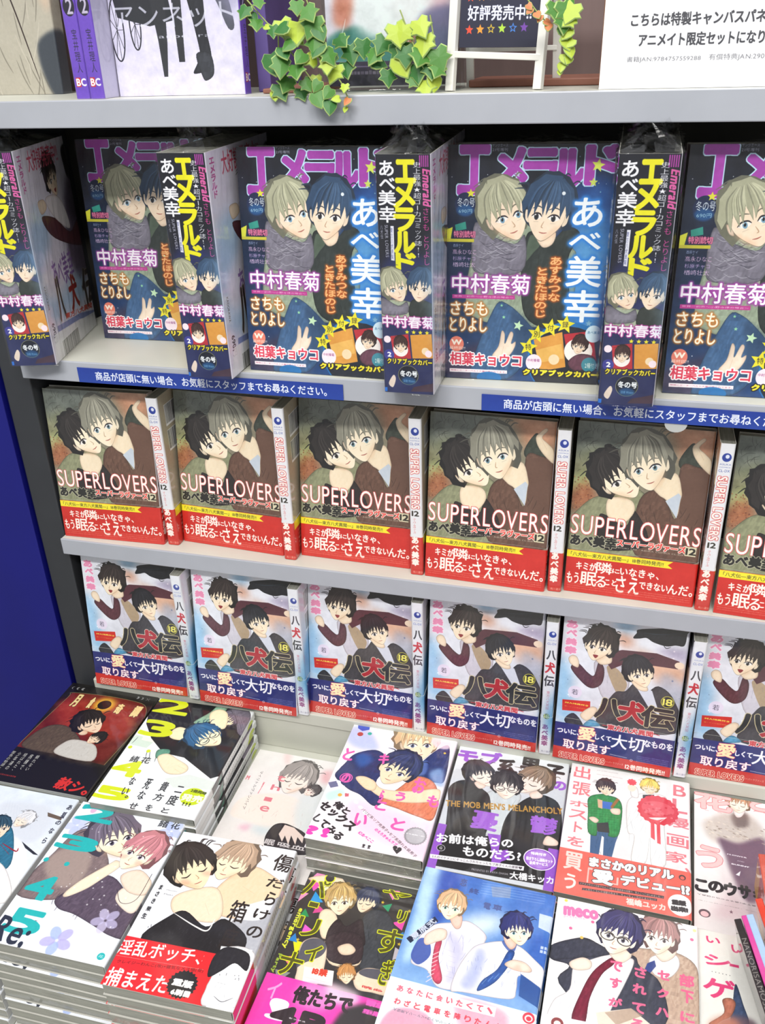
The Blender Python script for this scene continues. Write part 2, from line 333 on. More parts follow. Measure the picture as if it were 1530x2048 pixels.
    T('あすみつな',96,95.2,106.5,134.7,'f0b070',b=.2,o=('a85018',.8),v=1,glow=1);T('ときたほのじ',84.2,104.9,94.8,149.8,'f0b070',b=.2,o=('a85018',.8),v=1,glow=1)
    for ch,b in (('あ',(113.7,44.5,138.5,68.1)),('べ',(112,73.8,139,87.5)),('美',(111.1,94.2,141.7,120.6)),('幸',(111.2,124.5,144.3,153))): T(ch,*b,'f2f8fc',b=.5,o=('2f7fd0',1.6),glow=1)
    star('bfe0b8',69.8,158.6,5,15);star('7fb0d0',134.4,154.3,3);star('d8e0b0',87.8,117.8,1.5)
    p('f0dcc6',[46.1,188.2,51.9,178.7,54.4,164.3,57.5,167.2,57.9,176.4,62.5,165,65.6,166.9,63.9,176.1,67.9,173.9,67.1,180.1,61.4,188.6,50.3,191.2],1,1);l('b88a6a',[57,178.4,55.3,186.8],.5)
    e('e87f6a',11.5,178.3,7,7.5);T('W',6.7,174.3,16.1,179.1,'fff2e0',b=.3);T('最終回!!',4.7,180.6,19.9,183.7,'fff0e0')
    T('相葉キョウコ',5.4,186.5,74,198.4,'d83a52',b=.35,o=('fdf4f4',1.1))
    p('f4e8ec',[5,202.7,61,202.4,61.1,205.7,5.1,206.2]);T('神様にガーターベルト大量に盛られてます。',6.1,203.6,60,205,'b85a78')
    e('1f6fb0',117.5,190.2,38,37);e('20232f',117.7,191.8,36.5,34);e('1f6fb0',43.8,210.4,12,6,a=.9)
    p('d8963f',[84.7,171.2,110.9,163.1,116,196.4,92.4,201.7]);p('e8b860',[87.2,181.3,111,174.2,113.5,188.3,90.9,193.5],.8);e('f0d8b0',104.7,189.7,5,5)
    p('b52a35',[112.4,165.1,138.8,161.1,143.9,189,120,197.2]);e('f4ece6',126.7,180.6,13,12);H(127.3,175.5,125.9,183.3,'3a2422',-.2,seed=3)
    p('6a4050',[117.7,192.2,126.9,183.6,140.7,185,142.3,193.1,126.1,200],1,1)
    for q,ch in (((80.1,178.5),'特'),((87.4,166),'別'),((99.9,159.5),'付'),((113.3,156),'録')):
        star('e8dc2c',*q,9,8); T(ch,q[0]-2.8,q[1]-2.8,q[0]+2.8,q[1]+3,'2a2430',b=.1)
    e('f8e4ec',85.9,193.3,7.5,8);T('中村春菊',80.1,189.8,91.5,192.6,'8a3a78');e('d4ecf8',139.4,164,7.5,8);T('あべ美幸',134,161.2,145.2,164,'2a6a9a')
    e('3a9fb0',137.4,193.3,7,7,a=.8);T('2種付き',133.8,191.5,145.5,196.6,'f4f8f0',b=.1)
    T('クリアブックカバー',76.5,200,146.6,205.6,'f0e030',b=.45,o=('201c20',.9))
    star('8fd0a0',55.9,151.1,1.8);star('8fd0a0',53.5,140.2,1.5)
    # spine
    c.o=149
    r('0e0f1c',0,0,48,212);p('232a58',[1.2,93.9,43.4,91,49.3,210.2,-1.1,211.5],1,1,4)
    T('エ',18.3,5,34.1,22,'e6e012',b=1.1);T('メ',15.7,23,33.4,42.4,'e6e012',b=1.1);T('ラ',15.3,43.6,32.8,62,'e6e012',b=1.1);T('ル',15,63.2,32.5,80.5,'e6e012',b=1.1);T('ド',16.3,81.6,32.9,95.2,'e6e012',b=1.1)
    for ch,b in (('あ',(3.9,5.3,16,17.1)),('べ',(3.5,18.8,16.7,27.5)),('美',(2.1,28.9,17,40.9)),('幸',(1.9,42.1,16.7,55.2))): T(ch,*b,'eeeef2',b=.3)
    for i in range(5): r('a83a9a',38.2+i*1.7,1,39.2+i*1.7,10)
    T('Emerald',40.9,11.6,47.9,41.9,'d0589a',b=.3,rot=1,i=.25);T('史上最強★超ゴーカコミック誌!!',32.7,6.1,39.3,84.1,'e4e4ea',v=1,b=.1)
    T('さちも とりよし',40.6,42.8,45.7,90.9,'c8408f',v=1,b=.1)
    T('八犬伝',2.6,57.8,4.9,69.3,'c8c8d8',v=1);T('SUPER LOVERS',6.6,57.4,9.4,84.9,'c8c8d8',rot=1);p('dfe0ea',[11.7,58.1,14.6,58.1,14.4,87.9,11.3,87.5]);T('東方八犬異聞',11.6,59.8,13.6,86.5,'555a90',v=1)
    p('9aa58e',[0.3,124.9,12.3,122.6,30,125.6,28,140.6,-0.3,139.9],1,1);p('2e3430',[28.1,123.8,38.2,121.6,51.8,128.4,50.5,139.6,27.8,138.7],1,1);p('777380',[0.9,121.2,16.3,128,24.6,124,24,135.1,0.3,136.1],1,1)
    H(13.4,111.6,17.8,124.6,'a6a68b',.4,eye='7aa0b8',seed=5,lng=1.2);H(37.9,110.4,36.7,123.9,'2f4866',-.3,eye='2a2c34',seed=8,lng=.9)
    T('中村春菊',0.4,137.6,49.4,148.1,'f4eef6',b=.25,o=('a8408f',.8))
    for i in range(4): star('e8dc2c',(23.8,152.2)[0]+i*6.2,(23.8,152.2)[1],2.2)
    p('b52a35',[7.9,156.8,24.9,154.1,27.1,177.3,11.1,180.2]);p('d8963f',[26.7,154.9,46.8,153,48.4,176.1,28.3,177.2]);e('f4ece6',17.3,169,7);H(17.5,165.1,17.6,171.9,'3a2422',0,seed=6);e('f0d8b0',40.6,169.7,3.5);e('f8e4ec',4.9,159.9,3.4);e('f8e4ec',43.5,172.1,3.4)
    e('3a3a90',6.1,174.5,5);T('2',4.6,172.2,8.1,176.4,'ffffff',b=.2)
    T('クリアブックカバー',4.2,177.8,46.8,183.3,'f0e030',b=.25,o=('201c20',.6))
    e('9a9a6a',23.8,193.9,9.7,9.6);e('0d1428',23.8,193.9,9.3,9.2);e('1e5f9a',24.2,199.2,7,4,a=.7,bl=1);T('冬の号',16.1,189.5,32.4,195.4,'eef2f4',b=.15);T('2018 Winter',19,198.3,30.2,200.8,'7fb0d8')
    p('1f6fd0',[-1.4,207.4,3.2,207.1,3.1,211.2,-1.1,211.5]);p('4a3038',[28.8,205.4,49.2,200,49.6,209.1,25.6,210.1],.8);p('f0dcc6',[4.7,202.9,9.5,194.4,11.7,198.3,8.7,206.7],.9,1)
    # back
    c.o=197
    p('dcd8e6',[0,0,149,0,149,212,0,212])
    p('9fc0e0',[11.4,63.3,52.3,60.5,52.1,94.2,11,119.4,33,151.1,128.9,137.8,135.5,168.4,56.8,175.9,10,162.6,-1.5,99.8],.8,1,8)
    p('2a2228',[143.4,8.8,217.7,16.5,210.6,48.8,149.3,46,136.7,28.6],1,1,1);p('4a3a50',[141.5,39.7,217.5,59.2,180.6,139.6,118.2,144.8,101.4,104.1],.8,1,6);wash(3,.06)
    p('5a3038',[42.1,68.7,79.9,75.4,117.9,96.5,153.5,88.4,200.3,108.3,153.8,118.4,68.3,94],1,1);p('e8e2e6',[61.5,53.7,93.3,53.6,112.9,67,119.9,93.3,79.9,75.4],1,1)
    H(90.6,36.3,94.9,55.5,'2c2222',.5,seed=2,mess=2,mouth=1)
    p('e8d3ba',[39.1,53.4,56.9,53,61.6,62,44,65.7],1,1)
    T('大好評発売中!!',33.1,3.5,123,23.5,'c8506a',b=.15);T('エメラルド',7.8,6,18.3,40.5,'b8508f',v=1,b=.3)
    T('KADOKAWA',9.1,132.3,13.5,156.8,'33313a',rot=1);small(*(7.1,64.1),*(2.1,94),9,'55535a',.6)
    T('あべ美幸',41.3,111.8,107.3,144.5,'8a68a8',b=.3)
    T('八',38.8,131.3,56.8,175.9,'3a3030',b=1.1,o=('a89a80',.6));T('犬',79.5,139.3,105.1,175.9,'8e2a2a',b=1.1,o=('a89a80',.6));T('伝',124.7,142.5,166.3,184.3,'3a3030',b=1.1,o=('a89a80',.6))
    TL('東方八犬異聞',54.3,175.2,144.2,186.5,6,'c84a3a',.2)
    T('690円',9.7,171.4,18.5,192.2,'33313a',rot=1,b=.2)
    p('6a78b0',[24.7,177.6,99.9,184.2,171.8,198.1,168.5,203.4,96.3,190,23.7,183.7],.8);p('e8e8ea',[13.1,183.2,185.3,199.7,180.6,213.1,0.6,212.2],.9)
    bars(*(30.1,195.8),*(84.1,229.6),3)
    return c
def art_autumn():
    c = N(277,184,3.6,'85846f','8c7a66')
    p('6a7068',[-1.8,-1.4,68.2,-3.5,65.1,22,33.5,38,-0.4,38.1],1,1,4);p('c98d6c',[80,-3,132,-1.4,130.1,28.3,101.6,31.2,91.7,10],.9,1,7);p('b0b87a',[-1.9,58.1,10,50.2,18.3,55.9,14.8,69.6,-2.2,73.2],.9,1,4);p('a8603c',[-0.7,71.3,17.3,62.7,23.8,82,6,94.2,-4.3,85.2],.8,1,5);p('96986f',[-3.8,35.1,26.3,25.7,20.8,49.1,-2.1,54.8],.6,1,6)
    wash(5,.10,9)
    g=random.Random(4)
    for i in range(70):
        x,y=g.uniform(2,75),g.uniform(5,62); a_=g.uniform(-2.4,-.6);L=g.uniform(4,17); l('2c2a26',[x,y,x+L*.5*math.cos(a_),y+L*.5*math.sin(a_),x+L*math.cos(a_+.3),y+L*math.sin(a_+.3)],.45,.6)
    for i in range(160): e(['8e4a30','c08050','6a3a2a'][i%3],g.uniform(0,26),g.uniform(58,92),g.uniform(.3,.9),a=.6)
    p('8a8c6c',[-0.1,136.5,0.5,105.2,7.4,92.4,20.4,79,37,73.8,70.1,68.4,74.1,133.6],1,1);folds('4c4f3a',*(-0.5,93.3,32.9,128.7),14,2);
    p('3c4238',[98.9,33,105.8,18.1,112.6,14.3,122.6,36.9,104.1,40.4],1,1)
    p('674a3c',[101.1,39.2,115.3,36.1,132.4,45.5,133.1,79.2,130.5,134.4,68,134.4,64.8,82.3,77.2,64.4,91.8,74.2,102.8,91],1,1);p('674a3c',[102.7,40.6,118.3,37.4,131.7,45.5,130.5,134.4,107.1,127.4,102.8,91]);folds('38261e',*(68,76.9,130.1,119.3),22,5,.5,.8);folds('7a5a48',*(105.3,49.9,133.4,110.5),8,6,.5,.6)
    p('f2dfc0',[109.8,17.7,113.1,12.7,118.9,7.5,121.3,9.6,116.1,17.1,122.3,22.8,128.9,30,130.6,43.3,121.2,37.1,112.7,26.9],1,1);l('b88a68',[114.4,17.3,121.6,29.1],.4)
    p('f2dfc0',[78.2,59.3,97.3,44.4,105.4,62.9,105.1,72.7,103.3,89.3,92.6,74.1,83.7,68.5],1,1);p('c4cdd8',[91.1,74.3,102.6,64.8,105.2,67.7,103.5,91],1)
    p('2a2220',[28.5,98.4,36,95.7,55.6,105.2,63,87.5,79.1,122.6,33.2,132.1],1,1)
    p('f2dfc0',[36.6,77.2,36,94.9,45.9,101.3,55.2,101,63,87.5,57.3,76.5],1,1);l('c89a74',[48.5,95.9,54.9,98.5],.4)
    H(43.3,56.2,58.2,76.1,'2b2624',.45,skin='faebcf',eye='33302c',seed=11,mess=1.8)
    H(70.7,38.8,79.8,63.4,'8d8b7c',-.3,skin='faebcf',eye='6f8f98',seed=21,lng=1.25,mess=1.3)
    T('SUPER',1.5,97.3,58.3,118.9,'fbf3ec',b=.1,o=('d04a4a',.6));T('LOVERS',61,97.5,128.8,118.8,'fbf3ec',b=.1,o=('d04a4a',.6))
    T('あべ美幸',2.5,119.6,48.6,131.5,'262420',b=.55,o=('b8b49a',.5));T('スーパーラヴァーズ',49,119.7,116.4,127.2,'e04a42',b=.4,o=('f4ece0',.5));T('MIYUKI ABE · ASUKA COMICS CL-DX',48.9,128.3,114.9,129.8,'c8c0b0')
    p('d8cfae',[115.5,119.5,126.4,119.4,126.2,129.6,115.6,129.3]);T('12',116.6,121.1,126,127.9,'2c2820',b=.3)
    yo=(52.6,137)[1]
    r('c92a20',0,yo,130,184);p('f0e02c',[0,yo+.4,106,yo+.4,101,yo+4.5,106,yo+8,0,yo+8])
    T('「八犬伝―東方八犬異聞―」18巻同時発売!!',4,yo+2,97,yo+6.6,'2c2820',b=.12)
    for ch,b in (('キミが',(10.7,149.2,30.8,157.9)),('隣',(31.1,147.3,46.9,159.7)),('に',(47.6,152.9,54.7,157.5)),('いなきゃ、',(55.5,150,93.9,158.9)),('もう、',(2,162,17.7,174.1)),('眠',(16.8,159.9,32.4,175.5)),('る',(32.1,163,42,175)),('こと',(41.4,165.3,52.9,171.6)),('さえ',(52.5,159.6,75.7,178)),('できない',(75.7,162.9,103.8,171.1)),('んだ。',(104.2,161.9,128,172.7))): T(ch,*b,'fbf0e6',b=.22)
    small(3,174,127,181,3,'e88a7a',.55)
    c.o=130
    r('e6e6ea',0,0,17,184);e('2a3f96',7.3,14,4.2,4.4);e('dfe4f4',7.8,13.1,1.8,2);T('ASUKA',1.9,20.2,12,22,'5a68a8');T('COMICS',2.1,23.5,11.7,24.7,'5a68a8');T('CL-DX',1.7,26.3,11.8,29,'3a4a98',b=.1)
    T('SUPER LOVERS',2.4,33.8,10.8,102.3,'fbf3ec',b=.3,o=('d04a4a',.5),rot=1);T('12',2.7,105.4,10.1,111.2,'2c2820',b=.2);T('スーパーラヴァーズ',3.6,114.2,6.9,132.5,'d04a4a',v=1,b=.1)
    r('c92a20',0,yo,17,184);T('あべ美幸',1.8,136.9,9.5,172.6,'fbf0e6',v=1,b=.45);T('角川書店',3,179.5,14,182.4,'f0b0a0')
    c.o=147
    p('b2a68e',[0,0,130,0,130,184,0,184]);wash(6,.03)
    bars(12,14,42,36,4);bars(12,44,42,66,5);p('7a6450',[30,95,60,90,62,150,34,150],.8,1,2);p('7a6450',[85,80,120,92,116,152,80,140],.8,1,2)
    r('c92a20',0,yo,130,184);r('f0e02c',0,yo,130,yo+10);small(10,150,120,176,5,'f0c0b0',.6)
    return c
def art_winter():
    c = N(277,184,3.6,'e4e6ee','d4d6e2')
    p('8fc0e4',[-4.5,61.7,5.4,56,13.6,74.4,13.8,98.5,22.6,121.4,0.9,134],.9,1,6);p('8cbce0',[53.8,-0.1,76.2,-1.8,71,10.3,62.2,19.3],.8,1,5);p('dca888',[76.3,30.2,103.1,39,129.4,45.8,128.5,65.2,104.6,67.6,87.6,45.5],.9,1,5);p('d99a7a',[52.2,17.1,64.8,13.2,75.5,22.8,66.7,31.9],.8,1,5);p('9a8cae',[98.7,28.3,126.7,23.6,126.9,38.6],.7,1,4);p('a9acbc',[105.1,57.8,128.5,65.2,131.3,115.9,113.9,107.3],.8,1,4)
    wash(7,.06,12)
    g=random.Random(2)
    for i in range(40): e(['ffffff','f4e8f0','5a6a90'][i%3],g.uniform(2,128),g.uniform(5,120),g.uniform(.3,1.2),a=.7)
    for ch,b in (('あ',(3.6,7.4,14.3,15.7)),('べ',(4.2,18.5,14.4,25.2)),('美',(4,28.9,15,36.4)),('幸',(3.7,39,15.5,47.2))): T(ch,*b,'e890b4',b=.8,o=('fbeaf2',.6))
    p('15161c',[73.4,17.8,76.3,11.7,81,5.9,126.8,-1.5,126.8,4.9,125.3,18.6,116.8,19.6,107.5,22.1,94.5,19.6,86.9,15.6,79.8,17.3],1,1);l('2a3a48',[83.9,10.1,99.8,9.3,121.3,4.9],.7,.8);l('15161c',[104.2,20.8,107.8,24.5,112.4,22.6],.8)
    p('c8c4d0',[35.7,54.6,55.4,51.2,72.7,59.8,72.2,87.5,49.7,97.8],1,1);p('a89070',[49.4,58.1,61,58,72.7,75.5,64,89],.9,1);folds('77727e',*(46.3,60.6,68.5,84.2),8)
    p('542a34',[45.1,47.2,54.1,37.8,63.6,33.9,99.1,32.1,122.9,38,122.4,47.4,92.7,47.5,68.5,49.9,54.5,59.5],1,0);p('542a34',[11.6,65.2,18.8,58,30.1,67.8,37.1,70.1,40.6,52.8,47.1,60.5,46.2,78.4,36.8,86.5,26.2,82.1],1,1);folds('2f141c',*(63.8,36.2,117.6,40.3),8,2,.5)
    e('f0d8c0',123.5,43,5,4)
    p('f3dfc4',[8.2,53.5,11.6,49,16.8,50.1,19.9,57.4,18.7,63.5,10.8,60],1,1)
    p('f3dfc4',[36.7,46.7,51.1,40.3,53.8,51.5,42.5,55.4],1,1)
    H(40.2,33.5,38,51.9,'2c2220',-.45,eye='33302c',seed=31,mess=2.2,mouth=1,skin='f6e4c8')
    p('3c3a40',[47.7,132.8,59.1,90,71.8,83.6,80.6,72.1,91.7,83.8,105,71.5,122.9,85.8,131.6,125.9],1,1);folds('1e1d22',*(56.1,94.5,118.5,118.5),16,4,.5)
    p('cfd2e0',[80.8,74,92.5,75.8,99.3,78.4,110.7,108,98.4,100.4],1);p('f3dfc4',[74.3,67.3,79.6,62.5,92,71.9,94.5,79.3,84.6,79.2],1,1)
    H(83.9,60.1,89.2,76,'1e1d24',.4,eye='4a4a50',seed=14,mess=.8,skin='f6e4c8',lng=.8)
    e('e4d8ec',18.4,94.6,7.6,7.8,a=.9);T('若',15,91.2,21.7,98,'4a4458')
    e('cfc84a',116.5,89.3,6.9,7.3);e('22202a',116.5,89.3,6.2,6.6);T('18',111.8,85.5,121.5,93.5,'e8e06a',b=.35)
    T('八',41.4,96.9,72.5,121.7,'26282c',b=1.3,o=('cdbf96',.7));T('犬',67.2,96,95.3,121.6,'a82430',b=1.3,o=('d8c8b8',.7));T('伝',91.8,97.7,125.3,123.6,'26282c',b=1.2,o=('cdbf96',.7))
    l('c84048',[51.3,131.1,57,131],.8,taper=0);T('東方八犬異聞',57.1,128.9,105.8,135.7,'c84048',b=.35,o=('f4e4e4',.5));l('c84048',[105.9,131.2,113.1,132.6],.8,taper=0)
    p('cc2a22',[5.5,106.6,35.9,103.6,36.8,117.7,6.2,120.5]);T('封入特典付き',8.6,108.9,34.1,110.5,'f4e858',b=.15);T('無くなり次第配布終了',8.5,114.8,34.4,114.1,'f4d858')
    p('2a2d34',[9.5,132.2,19.2,122,30.8,136.3,18.9,140.8],1,1);p('f3dfc4',[26.2,122.7,37.2,110.3,44.2,113,35.3,129.1],1,1);p('58a0c8',[30.8,136.3,38.6,126.4,49.4,132.5],1,1)
    yo=(-0.7,136)[1]
    r('20276e',0,yo,130,184);p('c62f28',[0,184-16,130,184-12.5,130,184,0,184])
    for ch,b in (('ついに、',(3,143.6,27,150)),('しくて',(45.3,144.1,62.4,151)),('なものを',(98.1,141,128.3,149.5)),('大切',(63.1,140,98.2,158))): T(ch,*b,'f2f0f8',b=.3)
    T('愛',26.7,137.5,44.8,154.7,'f6e8b8',b=.5,o=('c83a6a',.5));T('取り戻す',10.7,157.2,62.4,169.1,'f8f0f0',b=.35,o=('a8306a',.4));l('f2f0f8',[62.9,167.3,81.9,168.4],.35,taper=0);l('f2f0f8',np.stack([(86.6,170.6)[0]+1.3*np.cos(np.linspace(0,6.3,12)),(86.6,170.6)[1]+1.3*np.sin(np.linspace(0,6.3,12))],1),.4,1,0,0)
    T('SUPER LOVERS',7.1,175,57.4,182.3,'c62f28',b=.2,o=('f0dcc8',.5));T('12巻同時発売!!',81,176.4,123.5,183.1,'f6ece4',b=.25);T('スーパーラヴァーズ',57.7,176.9,78.7,179.7,'f0d8c8')
    small(92,163,126,172,4,'9aa0d8',.5)
    c.o=130
    r('e2e4ea',0,0,17,184);e('2a3f96',7.2,15.8,3.9,4);e('dfe4f4',7.8,14.6,1.6,1.8);T('ASUKA',2.6,22.7,12.2,24,'7a88c8');T('CL-DX',2.3,26.5,12,29.4,'5a68b8')
    T('八',2.4,36.9,12.2,49.1,'33343c',b=.4);T('犬',1.7,53,12.2,67.5,'c02a38',b=.45);T('伝',1.2,71.2,12.2,85.7,'33343c',b=.4);T('東方八犬異聞',4.8,92.4,8.5,118.9,'d07888',v=1,b=.1)
    e('8a8440',6.6,128.4,3.6,3.8);e('2a2830',6.6,128.4,3.1,3.3);T('18',4,125.7,9.2,131.1,'e8e06a',b=.15);T('あべ美幸',2.6,140.2,9.4,171.6,'8a3a78',v=1,b=.4);T('角川書店',3,178.5,14,181.4,'8a88a0')
    c.o=147
    p('d6d8e2',[0,0,130,0,130,184,0,184],1);p('3a8ac0',[0,90,40,70,90,80,130,100,130,160,0,160],.9,1,7);wash(9,.05);bars(12,14,42,36,8);bars(12,44,42,66,9)
    r('20276e',0,yo,130,184);r('c62f28',0,171,130,184)
    p('d0d0e8',[30,5,120,5,120,100,60,90],.4,1,5)
    return c
def art_moon():
    c=N(146,184,3.6,'15120f')
    r('15120f',0,0,130,184);p('6a1d14',[10.2,28,10.9,19.3,50,15.7,83.7,15.9,111.3,18.8,122.2,26.1,128.8,40.7,130.7,55.1,122.4,132.1,-0.5,127.1,3.9,80],1)
    p('a03020',[7.6,33.6,100.6,29.4,121.6,84,60.8,88.7,17.1,67.5],.8,1,6);p('3a2c18',[8.1,124.5,27,90.3,84.6,112.9,119.8,127.6,125.4,49.4,130.7,55.1,122.4,132.1],.8,1,3);wash(11,.08,8)
    l('8a7a50',[-0.5,127.1,3.9,80,10.2,28,10.9,19.3,50,15.7,83.7,15.9,111.3,18.8,122.2,26.1,128.8,40.7,130.7,55.1,122.4,132.1],.7,taper=0)
    e('f4d040',65.7,32.3,15,14,bl=4,a=.8);e('1a0d0a',65.7,32.3,9,8.6)
    for ch,b in (('月',(21.3,20.6,28.6,44)),('食',(43.9,21.6,49.1,42.6)),('奇',(84.2,25.9,92.7,44.1)),('譚',(108.2,24.5,117.8,45.5))): T(ch,*b,'e8d090',b=.7,o=('4a1a0a',.5))
    p('57483a',[7,126.3,5.9,104.2,16.6,84.9,36.5,79.5,58.7,89.2,77.5,108.7,71.2,127.5,54,128.6],1,1);folds('2e251a',*(0.6,96.2,66.9,117),14,3,.5,.8)
    p('c8c4bc',[52.2,127.5,53.7,106.8,67.2,99.3,95.3,104.7,103.7,129.9],1,1);folds('77726a',*(50.5,109,100,123.8),8)
    p('e8cdb0',[52.1,78.4,59,70.7,72.9,86,64.4,90.9],1,1)
    H(88.4,93,84.1,102.8,'1d1817',-.5,skin='ecd0b4',closed=1,seed=8);H(65.5,69.8,78.1,86.3,'211a19',.7,skin='ecd0b4',closed=1,seed=5,mess=1.5)
    for i in range(3): e('8a8a8a',(7.4,9.8)[0]+i*7,(7.4,9.8)[1]-i*.1,2.6);e('15120f',(7.4,9.8)[0]+i*7+1+i,(7.4,9.8)[1]-i*.1,2.5)
    for i in range(4): e('8a8a8a',(101.5,9.3)[0]+i*6,(101.5,9.3)[1]+i*.3,2.4);e('15120f',(101.5,9.3)[0]+i*6-2.5+i,(101.5,9.3)[1]+i*.3,2.3)
    r('15120f',0,(44.5,127.9)[1]+12,130,184)
    for i,s in enumerate(('頼れない','病棟で','結ばれた、','少年達の','闇色の物語。')): T(s,*(lambda x,y:(x-2.2,y,x+2.2,y+26+(i>1)*4))((35.6,134.2)[0]-i*8.3,(35.6,134.2)[1]+1),'d8d8d4',v=1,b=.1)
    TL('赦シ。',82.7,169.3,125.9,172.5,18,'d03028',.8);small(6,172,30,176,1,'b03028')
    c.o=130;r('15120f',0,0,16,184)
    return c
def art_wolf():
    c=N(146,184,3.6,'dfe7f2','e9edf4')
    wash(12,.05);p('d8dde6',[42.9,29,65.9,18.7,98.4,16.4,114.1,27.8,116.7,60.6,99.1,73.8,78,78.7],1,1,3);p('6a5a4c',[104,25.1,124.5,27.9,125.4,32.5,107.5,30.5])
    p('f4f4f6',[79.3,122.3,71.7,75.5,91.9,66.3,119.2,91.6,132,138.9,97.5,146.9],1,1,2);p('2f6f8c',[77.8,101.1,61.7,73.1,69.9,52.4,85.6,63,106.3,98.9,95.3,114.4],1,1);p('2a2c33',[99.9,69,128.5,81.7,122.7,82,108.8,76.2])
    H(83.7,42,80.4,52.4,'e6e6ea',-.4,skin='f6e6d4',seed=4,lng=1.4,closed=1,mess=2);H(63.8,58.6,70.6,71.1,'2c4a5c',.3,seed=6)
    for i in range(10): l('c2c8d4',[(48,17.7)[0]+i*4,(48,17.7)[1]+i*1.5,(54.1,26.5)[0]+i*5,(58.6,33)[1]+i*2],.8,.7)
    p('f2f2f2',[81.3,100.3,105,105.7,133.6,138.5,105.7,145],1,1);folds('a8b0c0',*(91.6,97.9,130.5,131.2),12);l('9a2430',[80.1,75.9,101,82.5,101.8,77.8],1.6);l('9a2430',[79.8,78.2,96.7,87.9],1.6)
    for ch,b in (('あ',(122,9.1,127.1,16.4)),('狐',(121.8,20.2,126.4,29.4)),('の',(121.5,33.4,127.2,38.9)),('な',(120.9,44.4,125.9,52)),('ら',(121.8,58.3,125.8,65.9))): T(ch,*b,'3a3c48',b=.2)
    c.o=130;r('e8e8ea',0,0,16,184)
    return c
def digits(col,bx,b=1.2):
    for ch,q in zip('2345',bx[:4]): T(ch,*q,col,b=b)
def art_yellow():
    c=N(146,184,3.8,'eef1f2')
    wash(14,.02)
    p('dfe6e0',[69.2,132.1,94.4,120.1,128.9,124.7,130.3,137.2,84.7,143.1],1);p('d4e4d4',[2.2,70.6,30,73.7,24.8,89.3,-6.7,87.2],1);p('f6f2e4',[11.5,71.7,32.6,74.6,32.6,79,12.2,77.4])
    p('16181c',[-6.3,16.5,-3.8,5.6,65.3,-3.1,121.6,-1.8,131.2,25.7,141.4,70.5,133.6,111.8,121.3,121,76.7,95.3,48.1,92.9,22.7,72.3,4.4,49],1,0);folds('2f3a3c',*(5.3,23.8,133.6,97.1),18,5,.7,.9)
    p('8fb89a',[61.6,34.1,74.4,12.7,79.6,-1.2,93.8,0.7,82.6,26.6,73,34.8],1,1)
    H(101.2,21.2,95.8,34.6,'6a6472',-.2,skin='f6ecc4',seed=7,mess=1.5);p('f6ecc4',[75.6,15.6,84.2,4.3,98,10.9,104.6,37.3,86.2,35.1],1,1);p('6f6874',[90.7,-6.7,121.6,-1.8,138.7,42.2,123.8,42.3,111.7,17.5],1,1,0)
    for i in range(12): l('9a90a0',[(96.1,-4.6)[0]+i,(96.1,-4.6)[1]+i*.2,(121.6,36.8)[0]+i*1.2,(121.6,36.8)[1]+(i%3)*2],.6,.7)
    p('f6ecc4',[43.2,65,42,53.4,49.4,45.8,62.6,50.6,62.9,65.4,53.6,68.7],1,1);l('b89a6a',[43.3,56.1,58,50],.4)
    H(88.2,57.1,107.7,67.6,'2d5f8a',.3,skin='f8f0cc',seed=17,gl=1,mess=1.4,closed=1)
    p('5f9a84',[40.6,97.3,40.7,88.8,53.3,86.1,56.1,94.1,45.7,103.2],1,1)
    p('f6e6c4',[45.1,102,54.5,93,70.2,99.4,86.3,107,89.3,115.9,81.3,122.9,64.5,122.4],1,1);l('b8905a',[74.9,109.4,87.3,113.6],.5);l('b8905a',[73.5,115.2,83.9,119.7],.5)
    digits('d6e21c',[(1,-1.1,45.6,24.5),(2.7,41,43,67.7),(1.4,113.6,35.3,137.3),(-1,157.6,41.4,174.3)],1.6);e('d6e21c',4.6,92.1,2.6);e('d6e21c',29.7,93.9,2.6)
    TL('緒花',14.5,110.1,38.9,108.8,10,'3a3c3e',.2,None,0,1,1.25)
    for ch,b in (('二',(89.2,139.6,97.6,149.3)),('度',(87.3,154,98.3,168.5)),('と',(87.3,173.8,95.8,180.7)),('貴',(70,136.7,78.5,151.3)),('方',(70,155.1,80.4,165.9)),('を',(68,173,75.6,181.6)),('死',(50.2,136.2,57.2,152.3)),('な',(51,155.4,58.7,168.1)),('せ',(48.8,174.2,58.2,182.9)),('な',(31.2,137.5,37.2,149.8)),('い',(30.4,154.6,37.1,165.2)),('。',(37.6,165.8,40.5,169.4))): T(ch,*b,'33353a',b=.15)
    e('c9dc1e',112.4,151.6,14,13);TL('2冊同時',107.1,142.7,126.1,144.2,4.5,'4a5420',.15);TL('発売',100.9,154.1,125.2,153.9,10,'f6f8e0',.6);TL('!!!',106,163.6,115.3,163.9,4.5,'4a5420',.2)
    c.o=130;r('eceeee',0,0,16,184);e('c9dc1e',8,16,5,9);r('16181c',0,105,16,135,.8);p('5f9a84',[2,108,14,112,10,124],1);small(4,40,12,100,14,'5a5c60',.6)
    return c
